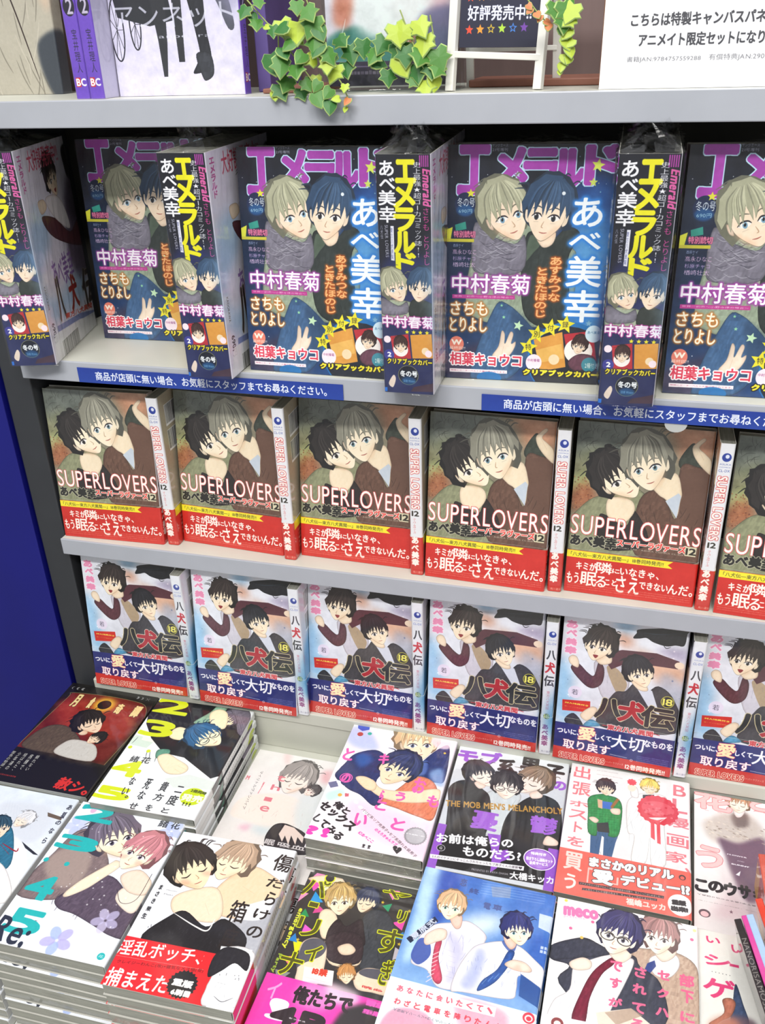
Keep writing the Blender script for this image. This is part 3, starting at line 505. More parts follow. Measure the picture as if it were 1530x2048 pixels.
def art_pastel():
    c=N(146,184,3.8,'e9ecf3')
    wash(15,.03)
    def flower(x,y,q,c1,c2):
        for k in range(5): t=k*1.257+.3; e(c1 if k%2 else c2,x+q*math.cos(t),y+q*math.sin(t),q*.85,q*.6,math.degrees(t),.75,.3)
    flower(*(18.4,2.6),6,'d8a0c8','c890c0');flower(*(118.2,18.2),8,'a8b8ec','b8c4f0');flower(*(69.6,168.5),9,'a0b4e8','b0a8dc');flower(*(11.9,33.3),8,'b8c4ec','c4ccf0')
    p('82706f',[0.7,130.4,0.1,98.2,6.3,78.6,16.4,40.9,39.1,38.6,74.6,76.3,65.4,96.2,46.7,124.8],1,1);p('a8958c',[7.4,91.4,14.9,66,46.8,64.2,55.4,98.4,36.8,112.5],.9,1,2);p('5b4d5c',[41.8,125.9,52.7,108.9,68.9,90.4,91.4,90.3,129.4,120.2,141.3,126.6,133.1,150.8,117.1,152.2,96.5,145.9,70.3,138.2,51.2,135.6],1,1)
    folds('3c3240',*(40.1,106.8,134.2,137.3),26,6,.5,.9);folds('5e5054',*(-2.8,93.7,64.4,113.6),16,3)
    p('f2e4d4',[101.4,112.4,104.1,97.3,131.1,98.5,129.4,120.2,120.9,124.4],1,1)
    p('f0dcc8',[92.9,84.9,109.4,73.6,129.5,86.7,128.3,101.5,108.4,101.2],1,1);p('f4e6cc',[46.7,117.6,55.4,98.4,73.3,74,78.9,67.6,86.7,73.6,75.4,93.9,65.8,108.4,51.3,121.4],1,1)
    H(62.3,41.8,80.3,65.2,'6e6474',.5,skin='f8ecd0',seed=41,mess=1.3,eye='5a5468');H(99,53.9,93.3,77.3,'c57f88',-.45,skin='fbeed6',seed=42,mess=1.4,blush=1,eye='6a5a70')
    l('2a2228',[123.8,75.5,122.8,107.6,109.5,115.3,97.4,101.3],.5,taper=0)
    flower(*(104.6,137.7),8,'d0c8e8','c4bce0')
    for i in range(40):
        g=random.Random(i);e('ffffff',g.uniform(30,120),g.uniform(20,150),g.uniform(.4,1),a=.6)
    digits('27b4b4',[(4,3,46.1,23.6),(3.3,48.2,48.1,64.6),(4.8,103,33.4,129.9),(8.4,144.4,44.4,169.5)],1.7);e('27b4b4',4.6,83.4,2.8);e('27b4b4',29.4,83.9,2.8)
    TL('Re;',2,169.6,39.7,172.1,30,'2a3040',.5);TL('緒花',99.9,9.8,124.3,9,11,'3a3c44',.2,None,0,1,1.25);e('27b4b4',120.3,174.4,3.8);T('花',117.7,172.9,122.8,175.9,'e8f4f4')
    c.o=130;r('e9ecf0',0,0,16,184);e('27b4b4',8,16,5,9);r('6e6474',0,110,16,135,.7)
    return c
def art_box():
    c=N(146,184,3.8,'e6e7ec')
    p('f2d4b0',[64.1,61.9,87.7,29.6,115.9,36.2,133.2,49.7,135.7,75,101,91.4,71.1,88.7],1,1);p('f6dfc2',[25,84.5,36.1,71.4,64.1,61.9,80.6,86.7,74.5,101.5,36.8,100.5],1,1)
    p('b5b6be',[93.2,97.6,111,80.2,131.6,57.2,140.3,64.7,133.8,125.4,106.8,131.3],1,1);p('e8e8ec',[88.2,85,105.9,72,125.4,63.2,121.7,87,99.1,91.8],.9,1)
    p('1e1b1e',[14.6,131.9,30.1,104.2,44.4,94.3,70.6,106.8,85.9,94.6,114.5,110.6,107.5,133.2,53.4,136.4],1,1);folds('3c3840',*(12.1,110.3,97.4,122.8),20,4,.6,.8);l('f4f0ec',[33.9,98.9,61.2,108.8,74.2,110.5,76.5,96.6],1.6)
    H(68.8,28.4,66.4,52.1,'b79a82',-.5,skin='f8e4c4',closed=1,seed=51,mess=1.4);H(30,45.5,47.3,66.6,'2a2422',.1,skin='f8e0bc',closed=1,seed=52,blush=1,mess=1.6)
    l('c08a68',[59.8,81.8,69,93.7],.4);l('c08a68',[88.6,54.3,103.7,60.7],.4)
    for ch,b in (('傷',(110,7.5,130,28.9)),('だ',(111.7,38.4,128.9,49.5)),('ら',(116.6,55.2,127.1,70.4)),('け',(111.7,76.7,127.7,87.6)),('の',(112,96.3,126.7,108.4)),('箱',(86.7,71.6,103.9,95.9)),('庭',(90.8,102.7,105.7,126.4))): T(ch,*b,'29201e',b=.3)
    T('まさき茉生',4.4,71.2,8.9,111.4,'2c2c30',b=.15,v=1) if 0 else [T(ch,*q,'2c2c30',b=.15) for ch,q in zip('まさき茉生',((6.3,70.4,9.3,75.8),(6.1,78.5,9.3,84.2),(6.1,87.3,9.3,93),(4.9,96.9,9.3,102.3),(4.5,105.1,8.7,111)))]
    T('Masaki',14.8,74.2,26.1,75.2,'777777');T('Maki',14.4,79.1,23.6,80.5,'777777')
    yo=(-1.7,132.3)[1]
    r('e0262c',0,yo,130,184);p('ededf0',[98.2,124.7,130.2,126.2,150.6,185.7,102.4,185.2,96.7,167.5,97.3,155.6],1,1);p('ededf0',[93.7,123.6,124.4,121.2,130.6,183.7,104.1,184.8])
    p('26242a',[93.8,156.3,91.3,136.6,99.6,123.4,122.3,125.8,127,143.2,113.4,138.1,103.9,148.2],1,1);folds('26242a',*(94.2,148.3,125.2,153.5),12,4,.8,.6);l('26242a',[106.6,173,115.7,176.7,124.6,171],.5);l('555555',[104.9,159.9,112.7,160.1],.5);folds('77757a',*(103.9,162,129.8,179.3),8,2,.5,.3)
    TL('淫乱ボッチ、',-2.1,144.5,80.4,139,16,'fbf4ee',.25);l('f4b0a8',[-0.4,154.2,87.5,150.7],.25,taper=0);TL('クレイジーわんこ(攻)×健気なメス猫(受)',4.3,159.8,87.7,152.1,4,'5a0e10')
    TL('捕まえた',1.9,175.1,61.3,172.2,18,'fbf4ee',.3)
    star('201c1e',74.1,168.5,14.5,0,22,.88);TL('重版',64.7,167.5,83.6,167.4,6.5,'f6f2ee',.6);TL('6刷目',67.2,176.9,84.6,176.6,5.5,'f6f2ee',.4)
    c.o=130;r('e4e4e6',0,0,16,184);e('c8606a',8,22,4,9);small(5,45,11,110,16,'6a686c',.7);r('8a7058',0,138,16,150,.5);r('e0262c',0,yo,16,184)
    return c
def art_myth():
    c=N(146,184,3.6,'ece8e6','e2dcd8')
    wash(17,.03);p('e8ccca',[34.3,3.5,40.6,-2.3,45.5,22],.9,1,3);p('e2a0a8',[90.6,22.1,100.2,14.3,103.1,35.2,94.8,34.5],.8,1,4)
    p('efe2d8',[9.3,83.9,33.8,70.3,62.1,66,90.7,79.3,94.5,121.5,64.3,121.9,26.4,114.5,6.5,109.6],1,1,1);p('d8dcdc',[76.5,72.7,106.3,44.9,131.8,121.5,94.5,121.5],.9,1,4);folds('c0a8a0',*(20.3,86.3,98.3,111.2),14,4,.5,.5);p('e0a8bc',[23.1,124.9,36.2,119.3,34.6,129.2],.8,1,3);p('c8d4d8',[37.1,121.5,66.1,116.8,54.6,131.3],.8,1,4)
    H(63.3,39.5,61.2,63.6,'9d9592',-.3,skin='f2e4da',closed=1,seed=61,lng=1.3,mess=1.2);H(87.4,53.4,82.2,61.1,'4a4444',-.4,skin='f0e0d6',seed=62,eye='a04040')
    p('2a2427',[59.8,134.6,61.7,115.5,70.5,108.5,84.5,109.9,104.8,119,117.1,143.1,71.6,149.9],1,1);p('e4cfc4',[72.9,124.5,74.9,109.9,87,111.6,102.1,121.9,103.5,130.8,95.2,123.6,96.5,134.7,87.5,123.2,88.8,136.6,80.6,124.9,80.4,134.2],1,0)
    for ch,q in (('M',(2.3,46.6,6.1,53.3)),('y',(25.9,52.6,27.4,71.9)),('t',(39.3,37.2,49.6,46)),('h',(38.1,53.6,49,61.9)),('l',(37,74.7,46,80.6)),('e',(37.5,88.5,48.3,96.5))): T(ch,*q,'dc7a86',b=.15)
    T('マイリトルヴァンパイア',-9.4,40.7,43.1,93.3,'5a5254',b=.1,v=1) if 0 else TL('マイリトルヴァンパイア',17.3,35.6,18.9,99.2,4,'6a6264')
    T('眠',61.7,134.2,72.9,141.7,'cfc8c8',b=.3);T('吸血',77,135,108.9,140.7,'cfc8c8',b=.3)
    c.o=130;r('e6e2e0',0,0,16,184)
    return c
def art_pink():
    c=N(146,184,3.8,'f3eff6','f6eaf2')
    wash(18,.02);p('b8c4ee',[-2.5,7.7,15.4,0.5,40.7,33.8,19,39.1,0.4,29.7],.8,1,3);p('3a52c0',[4.8,-1.3,11.8,-5,19.7,-2,20.7,5,13,9.2,6.5,5.5]);e('2ab0a0',23.2,11.6,2.6);e('b84a44',12.2,15.1,3.6);p('bfe4dc',[2.3,117.7,17.2,106.7,23.5,114.9,9.4,127.9],.8,1,2);e('e8b040',18.4,116.2,2.4);p('6a6a90',[-0.5,101.2,8.3,96.5,12.7,104.2,4.8,108.5]);p('d06070',[23.1,112.6,27.3,110.6,28.5,116.1,24.7,117.5])
    p('f6d4e6',[33.1,122.1,69.3,122.7,113.4,130.1,130,135,134.3,183.6,118.7,180.4,43.7,156.2],.9,1,5)
    p('20306a',[84.5,70.5,93.7,47.7,108.1,20.3,121.4,11.7,127.1,65.2,117.8,72.4,97.8,72.3],1,1);p('8fb0e0',[107.7,59.8,120,49.1,127.4,75,118.3,74.7],.8,1,2);p('6f8ad0',[93.7,47.7,101.4,40.6,104.2,60.6,94.3,65.6],.6,1,1)
    p('263064',[8.7,68.3,16.2,49.2,37.8,37.3,53.9,46.8,57.5,66.9,52.3,88.3,66.8,113.9,58.6,122.9,40.5,110.8,24.1,105.1,4.3,90,5.7,76.8],1,1);
    for i in range(7): e('f3eff6',(11,93.4)[0]+i*7.0,(11,93.4)[1]+i*6.2+4,3,2.2,30)
    p('2f5fae',[17.4,53,28.5,44.9,39.3,55.7,27.9,68.9],.8,1,3)
    p('e2805e',[65.1,114.3,78.9,91.7,94.9,68,116.1,72.8,127.3,99.1,126.5,126.9,112.6,127,86.5,120.8],1,1);folds('b8523c',*(72.8,102.9,121.2,119.2),10,2,.4)
    p('f6dcb8',[39.4,91.5,47.5,84.5,61.8,95.9,93.4,91.8,121.6,81.3,127,89.7,123.9,99.9,92.6,109.9,61.6,108],1,1);p('f6dcb8',[27.7,86.8,37.5,81.9,52.3,88.3,53.9,100.2,43,100.5],1,1)
    for i in range(4): l('c8905a',[(30.2,88.7)[0]+i*1.5,(30.2,88.7)[1]+i*2.4,(41.3,88.5)[0]+i*1.5,(41.3,88.5)[1]+i*2],.4)
    H(82.9,14.1,89.4,41.4,'dbb98d',.3,skin='f8e4c4',seed=71,mess=1.4,eye='5a6a90');H(70.7,63.7,63.3,88.1,'27305c',-.2,skin='f8e2c0',seed=72,mess=.8,eye='4a4a80',lng=.7)
    p('fbe0ee',[98.3,2,117.3,-8.1,122,14.3,105.2,15.6],.8,1,1);e('e8c040',118.2,23.3,1.5)
    P_='ee5fb0'
    for ch,q in (('と',(3.5,42.4,14.5,61.2)),('キ',(45.8,41.4,56.6,57.3)),('の',(12.9,83.4,21.9,96.3)),('お',(95,70.6,107.9,92.5)),('も',(115,92.7,127.9,108.8)),('う',(79.4,96.5,89.5,108.8)),('こ',(61.5,115.2,72.9,126.9)),('い',(45.1,137.5,57.8,153.9)),('と',(85.4,134.4,99.1,149.7)),('ら',(62.4,98.2,65.7,114.2))): T(ch,*q,P_,b=.75)
    l(P_,np.stack([(17.3,89.3)[0]+7*np.cos(np.linspace(0,6.3,20)),(17.3,89.3)[1]+7*np.sin(np.linspace(0,6.3,20))],1),1.1,1,0,0)
    TL('俺と',16.9,128.4,35.7,139,9,'2a2426',.5);TL('セックス',2.9,133,47.1,158.7,12,'2a2426',.7);TL('してみる',2.5,152.8,38.3,175.1,10,'2a2426',.5);T('?!',-0.2,167,22.8,177.2,'f03fb0',b=1.2)
    TL('パリピ系リア充男子×モブ系隠れ女装男子',48.5,130.1,121.1,179.8,4,'2c262a',.12);TL('のえろきゅんラブ',70.2,154.1,97.7,170,4,P_,.15);e('2a2426',96.9,173.3,2.4);e('2a2426',101.8,174.2,2.4);p('2a2426',[94.9,175.5,104.4,175.2,100.6,181.2])
    star('9a969c',113.8,153.2,12.5,0,26,.93);e('bab6bc',113.8,153.2,10);T('13枚で',103.9,151.3,123.7,152.2,'f4f0f4',b=.2);T('サンプル',103.5,144.8,120.5,145.7,'f4f0f4');T('特典付き',106.8,158.1,123.5,158.3,'f4f0f4')
    TL('幻あべここ',54.3,162.4,72.7,171.9,4,P_,.2);T('!!',63.1,177.1,71.6,181.3,'3a3438',b=.3)
    c.o=130;r('ece8ee',0,0,16,184);small(5,30,11,150,22,'b85a90',.6)
    return c
def art_party():
    c=N(146,184,3.8,'3b3634','2f2a2c')
    g=random.Random(5)
    for q,cc in (((10.5,16.1),'f050b0'),((10.8,1.2),'f48ac0'),((16.3,32.2),'2f96d8'),((24.2,42.6),'d84a90'),((93.2,4.1),'f27ab8'),((91.5,21.8),'2f9a6a'),((114.6,53),'2f86c8'),((109.7,39.7),'f050b0'),((20,67.9),'e85ac8'),((19.7,88.2),'e8e020'),((11.4,52.1),'1f8f50'),((10.7,82),'3080c8'),((100.1,69.7),'f27ab8'),((116.9,70.8),'c8c0c8'),((15.6,104.7),'f27a80'),((13.3,121.6),'8a8a8a'),((0.9,31.5),'f29ac0'),((22.3,17.9),'f0f0c0')):
        x,y=q; t=g.uniform(0,6); R_=g.uniform(6,10); p(cc,[(x+R_*math.cos(t),y+R_*math.sin(t)),(x+R_*math.cos(t+2),y+R_*math.sin(t+2)),(x+R_*.8*math.cos(t+4),y+R_*.8*math.sin(t+4))])
    for q in ((85.7,17.9),(115.1,21),(114.8,60.8),(16,82)): star('d8b83a',*q,2.2)
    p('3d4046',[70.8,45.5,76.7,30.3,91.9,27.8,105.2,42.4,111.4,69.5,110.9,94.2,87.2,97.9,76.8,73.1],1,1);folds('1f2126',*(73.2,44.9,110.4,83.6),14,5,.5,.8)
    p('f4dfc0',[27.2,51,30.4,41,40.1,41.5,47.6,51.7,47,69.5,37.9,73.4],1,1);p('f4dfc0',[1.3,10.3,10,3.1,30.7,-2.3,42.4,7.8,30.2,12.6],1,1);p('f4dfc0',[43.2,73.4,74.3,65.1,84,87.9,76.7,96.6,54.5,98.5],1,1)
    p('33272b',[43.8,79,41.8,62.1,47.8,48.6,57.9,54.9,69.9,42.8,77.2,55.7,81.6,71.8,60.3,66,48.9,74.8],1,1);p('3a2c30',[43.2,73.4,59.7,60.3,77.9,64.2,82.5,91,53.6,96],1,1);folds('1c1416',*(40.9,59.4,80.5,84.7),14,3,.5)
    p('f2dcc0',[27,113.9,20.9,87.9,26.4,77.9,36,75.3,45.9,81.3,51,99.4,52.2,120.5,43.9,125.3,29.5,123.9],1,1);p('f2dcc0',[82.2,105.9,91,94.2,107.9,92.4,117.4,95.2,120.5,115.1,103,117.3,88.3,117.3],1,1);p('4a4a58',[25,110.4,22.1,87.6,26.6,78.5,37.4,75.7,45.9,81.3,44.8,92.8,31.1,104.7],.9,1);p('4a4a58',[85.6,101,91.2,94.8,107.9,92.4,117.7,96.4,113,101.6,96.3,103.4],.9,1)
    p('f0d8bc',[57.1,79.7,66.5,73,75.1,77.7,72.6,84,63.2,86.5],1,1)
    H(69.9,21.3,71.4,34.8,'3c4058',-.6,skin='f4dfc0',seed=81,closed=1);H(42.8,27.6,48.2,43.6,'caa668',-.2,skin='f8e6c8',seed=82,mess=1.8,eye='5a4a3a');H(74.9,106.5,77.7,115,'c98d52',0,skin='f4dfc0',seed=83,mess=2,closed=1)
    Y='d6dc1c';K_=('3a3a10',.45)
    def Z(ch,*q): T(ch,*q,'55520f',b=.35,o=(Y,.95))
    for ch,q in (('ヤ',(82.6,0.5,111.8,9.5)),('リ',(105.5,22.8,113.2,36.6)),('す',(90.9,46.5,118.4,73.8)),('ぎ',(105.9,79.8,116.1,106.9)),('パ',(-1.3,6.2,25.8,29.1)),('ー',(13,36.3,21.9,41.7)),('リ',(9.6,55.1,31.5,75.9)),('イ',(28.4,83.2,42.9,101)),('ナ',(7.4,96,29.7,121.5))): Z(ch,*q)
    e(Y,23.1,3,6);e('3b3634',23.1,3,4.6)
    TL('emergency',5.6,46.8,5.2,94.2,4.5,'e4e840',.35);TL('Party',4.6,101.4,4.7,121.9,4.5,'9fb83a',.3)
    p('fbf4ec',[32.7,108.1,61.9,105.3,65.3,120.6,36.3,123.4]);TL('18禁',42.1,110.2,56.4,109.4,7,'d8402c',.4);small(*(37,118.6),*(61.3,118.1),2,'d8806a',.7)
    T('暁あま',92.9,112.2,122.8,114.5,'d04a48',b=.25)
    yo=(22.9,123.1)[1]
    r('ee3fb0',0,yo,130,184);p('f49ad4',[40,yo,70,yo,76,yo+12,60,yo+24,36,yo+20],.8,1,4);p('2f2a2c',[86,yo+14,130,yo+8,130,184,80,184],1,1,2);p('f6dce8',[60,yo-4,90,yo-2,92,yo+10,70,yo+12],.8,1,3)
    T('イ',7.5,129.9,18.5,147.6,'f6a0d8',b=.35);T('!',14.9,146.6,33,165.9,'fbf0f8',b=.9)
    TL('俺たちで',33.4,137.2,89.1,134.9,17,'2c2026',.9);T('4P',21.1,152.5,69.3,168.1,'2c2026',b=2);T('緊急',101.8,125.2,119.4,129.9,'f25ac0',b=.9);T('重版!',101.1,134.8,121.8,138.4,'f25ac0',b=.9);T('セックス',37,160.6,53.2,161.7,'fbf4f8',b=.2)
    c.o=130;r('2a2628',0,0,16,184)
    return c
def art_mob():
    c=N(146,184,3.8,'e3e6ea','cfd3da')
    p('c6cad2',[-19,82.4,2.7,38.1,132.8,32.1,135.7,94.4,-1.5,127.7],.7)
    T('THE MOB',-2.3,-4.1,41.2,-5,'b8a890',b=.1)
    TL('モブ',1.6,14,50.4,11.9,20,'9c5bcc',1.4);T('系',49,9.6,67.9,39,'3a3233',b=1.3);T('男',74.2,0.8,93.9,27.4,'3a3233',b=1.3);T('子',102.5,6.2,123.5,29.2,'3a3233',b=1.2);T('の',113.8,31.1,127.4,43.5,'9c5bcc',b=.9)
    p('c9d0d4',[42,71.2,55.1,59.4,65.3,69,76.3,59.5,81.1,66.9,74.9,93.2,74.3,121.8,51.4,127.3,51.5,98.8],1,1);l('9aa4a8',[55.5,78.1,68.1,88.3,76.5,69.7],.6);l('e8ecee',[66.7,78.7,73.2,114.3],.8)
    p('1d1c1e',[8.5,134.7,4.3,93.8,0.2,70.9,8.9,56.5,26.1,52.4,36.7,62.1,47.3,73.3,53.6,108,51.9,130.3,63.4,157.4,7.9,170.9],1,1);p('1d1c1e',[67,120.5,70.2,94.3,81.7,71.8,96,58.2,109.3,56.7,123.8,68.3,131.4,111,130.4,124.8,112,124.8,90,150.9,70.1,155.8],1,1);p('1d1c1e',[0.4,136.6,65.6,127,129.8,119,127.8,178.1,3.1,180.8])
    p('f2ddd0',[26.4,54.1,35.6,48.3,39.9,58.7,33,63],1,1);p('f2ddd0',[89.6,56.3,101.2,50.1,103.5,59.8,93,64],1,1)
    H(31.3,42.2,38.9,59,'25252e',.8,skin='f4e2d6',seed=91,mess=.7,closed=1);H(91.8,39.3,86.5,59.6,'8b7562',-.8,skin='f4e2d6',seed=93,mess=.7,closed=1);H(63,53.2,64.5,71.7,'2c2728',0,skin='f6e6da',seed=92,gl=1,mess=2,closed=1)
    p('f0d8c8',[111.7,121.9,115.4,113.3,126.3,118.3,125.8,124.5,113.4,126.7],1,1)
    TL("THE MOB MEN'S MELANCHOLY",1.6,93.1,127.1,74.9,9,'b88a3c',.3)
    T('憂',34.3,96.4,61,120.6,'9c5bcc',b=1.1);T('鬱',95.6,88.4,123.1,112,'9c5bcc',b=.9)
    yo=(2.5,123.6)[1]
    p('9354c6',[0,yo,9,yo,9,184,0,184]);p('9354c6',[53.5,125.3,67.5,124.2,68.5,145.9,77.2,142.3,81.1,153.1,72.9,159.4,69.8,168.7,64.1,175.8,62.5,151.8],1);r('9354c6',118,yo+6,130,184)
    TL('お前は俺らの',2.2,143.9,81.1,132.6,12.5,'f4f2f6',.45);TL('ものだろ?',32.5,154.7,91.3,148,12,'f4f2f6',.45)
    e('f0eaf4',110.5,147,16.4,14.2);e('9354c6',110.5,147,15.3,13.2);e('f0eaf4',110.5,147,13.8,11.8,a=.25);TL('描き下ろし漫画セット',97.1,148.4,124,146.6,4.2,'f4f0f8',.25);TL('全員サービス',101.1,153.2,119.5,152,4,'f4f0f8',.25);TL('特典付き',101.2,140.8,116.5,139.7,3.6,'f4f0f8',.2)
    p('e8e6ea',[-0,167,96.6,159.6,96.6,165.3,1.1,172.3]);TL('2人のイケメンにぞっこんされちゃったモブ男子くんの憂鬱♥',2.7,169.6,94.9,162.6,3.4,'4a4048',.05);TL('PRESENTED BY KIKKA OHASHI',45.4,176.1,81.8,173.5,2.5,'cfcad4')
    TL('大橋キッカ',83.9,173.7,127,170.4,9,'f0eef2',.3);e('b8b4bc',9.3,156.6,4.6,4.4);e('1d1c1e',9.3,156.6,3.9,3.7);T('G',8,155,10.6,158.2,'b8b4bc',b=.2)
    c.o=130;r('9354c6',0,0,16,184)
    return c
def art_bouquet():
    c=N(146,184,3.8,'eceaea','e4e2e4')
    wash(21,.02);D_='e07a84'
    for ch,q in (('出',(3.9,3.5,21.5,22.2)),('張',(4.6,28.9,23.6,48.5)),('ホ',(3.6,57.9,22.9,65.7)),('ス',(4.4,71.6,23,83.5)),('ト',(11.6,88.5,19.5,102.9)),('を',(6.4,109.5,22.9,121.6)),('B',(111.5,6.7,124.3,23.2)),('L',(110.9,28.2,125.7,48.3)),('漫',(106.2,55.4,127.6,69.6)),('画',(105.5,79.9,126.8,96.5)),('家',(104.4,103.5,125.3,117.4)),('、',(123.4,122,128.2,128.9))): T(ch,*q,D_,b=.35)
    T('The forgot cartoonist',28.1,5.4,51.6,4.1,'888488');T('meets male host to a delivery boys',28.5,10.5,56.8,12,'888488')
    p('3f5f88',[28.7,98.1,58,90.5,54.6,107.1,51.2,134.4,43.7,138.3,42.6,102.4,40.3,101.1,38.7,137.7,31.1,141.5],1);folds('27405f',*(29.3,101.9,54.3,126.2),10,3,.5)
    p('2f8a4a',[22.7,49.7,35.2,41,42.9,41.2,53.9,43.8,58.9,57.5,58,90.5,54.1,99.4,46.8,99.4,46.4,93.5,36,93.2,34.5,102.6,26.1,98.8,23.7,70.8],1,1)
    for i in range(11): l('1f5f30',[(22.9,51.8)[0]+i*3,(22.9,51.8)[1],(26.1,98.8)[0]+i*3,(26.1,98.8)[1]+2],.35,.5,taper=0);l('6ab07a',[(22.9,51.8)[0],(23.1,53.9)[1]+i*3.4,(55.7,49.8)[0],(55.7,49.8)[1]+i*3.4],.3,.5,taper=0)
    p('33363a',[33.9,84.7,45.5,80.6,48,95.1,35.5,96.3],1);p('3f6fc0',[36.7,51.5,48.2,50.7,47.3,61.5,38.2,61.8]);p('d8b090',[32,49.5,37.4,50.2,38.3,62.8,33.7,61.9]);p('9a6a3c',[52.3,43.2,55.4,44.5,48.7,60.1,46.3,57.6])
    p('f0dcc8',[46.5,60.7,56.2,58.2,56.6,66.5,49.2,67.3],1,1);p('f0dcc8',[25.2,79.7,30.2,76.4,35.8,80.1,32.4,85.1],1,1)
    H(39.9,30.9,40.7,41.8,'3a3236',.1,seed=101,mess=1,lng=1.2)
    p('f4f4f4',[63.2,47.9,73.2,32.3,85.3,27,97.4,26.1,105.1,32.8,102.6,66.9,104.8,122.3,91,127.7,88.5,90.5,85.3,125.5,71.3,127.3,72.7,92.6,65.9,88.5],1,1);p('f6f6f6',[66.7,23,72.8,21.4,74.9,36.3,67.3,36],1,1);folds('aaaab0',*(66,42.9,101.9,117.5),26,4,.6,.4)
    p('2c2a2e',[79.3,30.8,91.4,27.7,90.3,45.2,82.9,49.2,79.6,41.5],1);p('b02a3a',[84.2,30.6,86.9,29.9,88.1,45.7,85.1,47.6]);e('f4e0cc',67.4,22.8,4.5,6);star('e04a5a',67.1,14.3,5.5,0,9,.8)
    H(86.2,18,86.5,28.5,'e4c860',-.1,seed=102,mess=1.5,closed=1)
    star('d8404e',95.6,49.7,22,0,20,.93);e('e05a66',95.6,48,17,11);
    for i in range(30): g=random.Random(i);e(['c83040','ee7a84'][i%2],(95.6,49.7)[0]+g.uniform(-17,17),(95.6,49.7)[1]+g.uniform(-9,9),1.4,a=.7)
    p('f0dfe0',[86.3,62.9,105.4,58,96.7,68.4],1);p('e0525c',[88.6,64.4,92.3,65.5,93.6,93.1,89.3,90.3]);p('e0525c',[94.5,64.9,98.1,64,99.5,97.4,95.9,96.4]);p('e0525c',[86.3,64,95.2,64.7,102.5,60.8,95.3,68.8],1)
    yo=(57.1,127)[1]
    r('f26c60',0,yo,130,184)
    T('買',6.2,131,24.1,153,'f8d8d0',b=.4);T('う',9.1,159.2,19.6,177.1,'f8e4dc',b=.4)
    TL('まさかのリアル',31.2,138.2,111.8,134.6,11,'fbf8f4',.8,('4a4448',.5));T('「',30.3,146.4,34.4,165,'f4c0b8',b=.2);T('受',36.3,146.7,54.1,162.5,'fbf8f4',b=1.2,o=('4a4448',.7));T('」',54.3,151.8,60,160.9,'f4c0b8',b=.2);TL('デビュー!?',62.8,153.1,127.3,149.3,12,'fbf8f4',.9,('4a4448',.5))
    p('4a3a3c',[22.7,166.3,103.7,162.3,103.5,165.8,23.1,169.7]);p('4a3a3c',[26.6,172.8,97.3,167.4,97.1,170.3,26.5,175.7]);TL('イケメンホストの年下わんこ×拗らせ漫画家の純情で、恋人ごっこはじめました…!',23.9,167.9,102.6,164.3,2.6,'f0d0c8');TL('二ヵ月たくさんの溺愛の先まで…キュンキュン恋がとまらない!?',27.2,174.3,96.1,169.2,2.6,'f0d0c8')
    TL('福嶋ユッカ',68.9,177.7,104.8,175.9,7.5,'f8dcd4',.3);e('f6f4f2',118.6,169.3,11.5,12.5);TL('重版',111.2,167.3,123.6,166.3,5,'3a3638',.7);TL('出来!',110.7,174.7,125.2,173.5,5,'3a3638',.7);e('5a4a4a',120.6,135.3,3.4);e('f26c60',120.6,135.8,2)
    c.o=130;r('eae8e8',0,0,16,184);r('f26c60',0,yo,16,184)
    return c
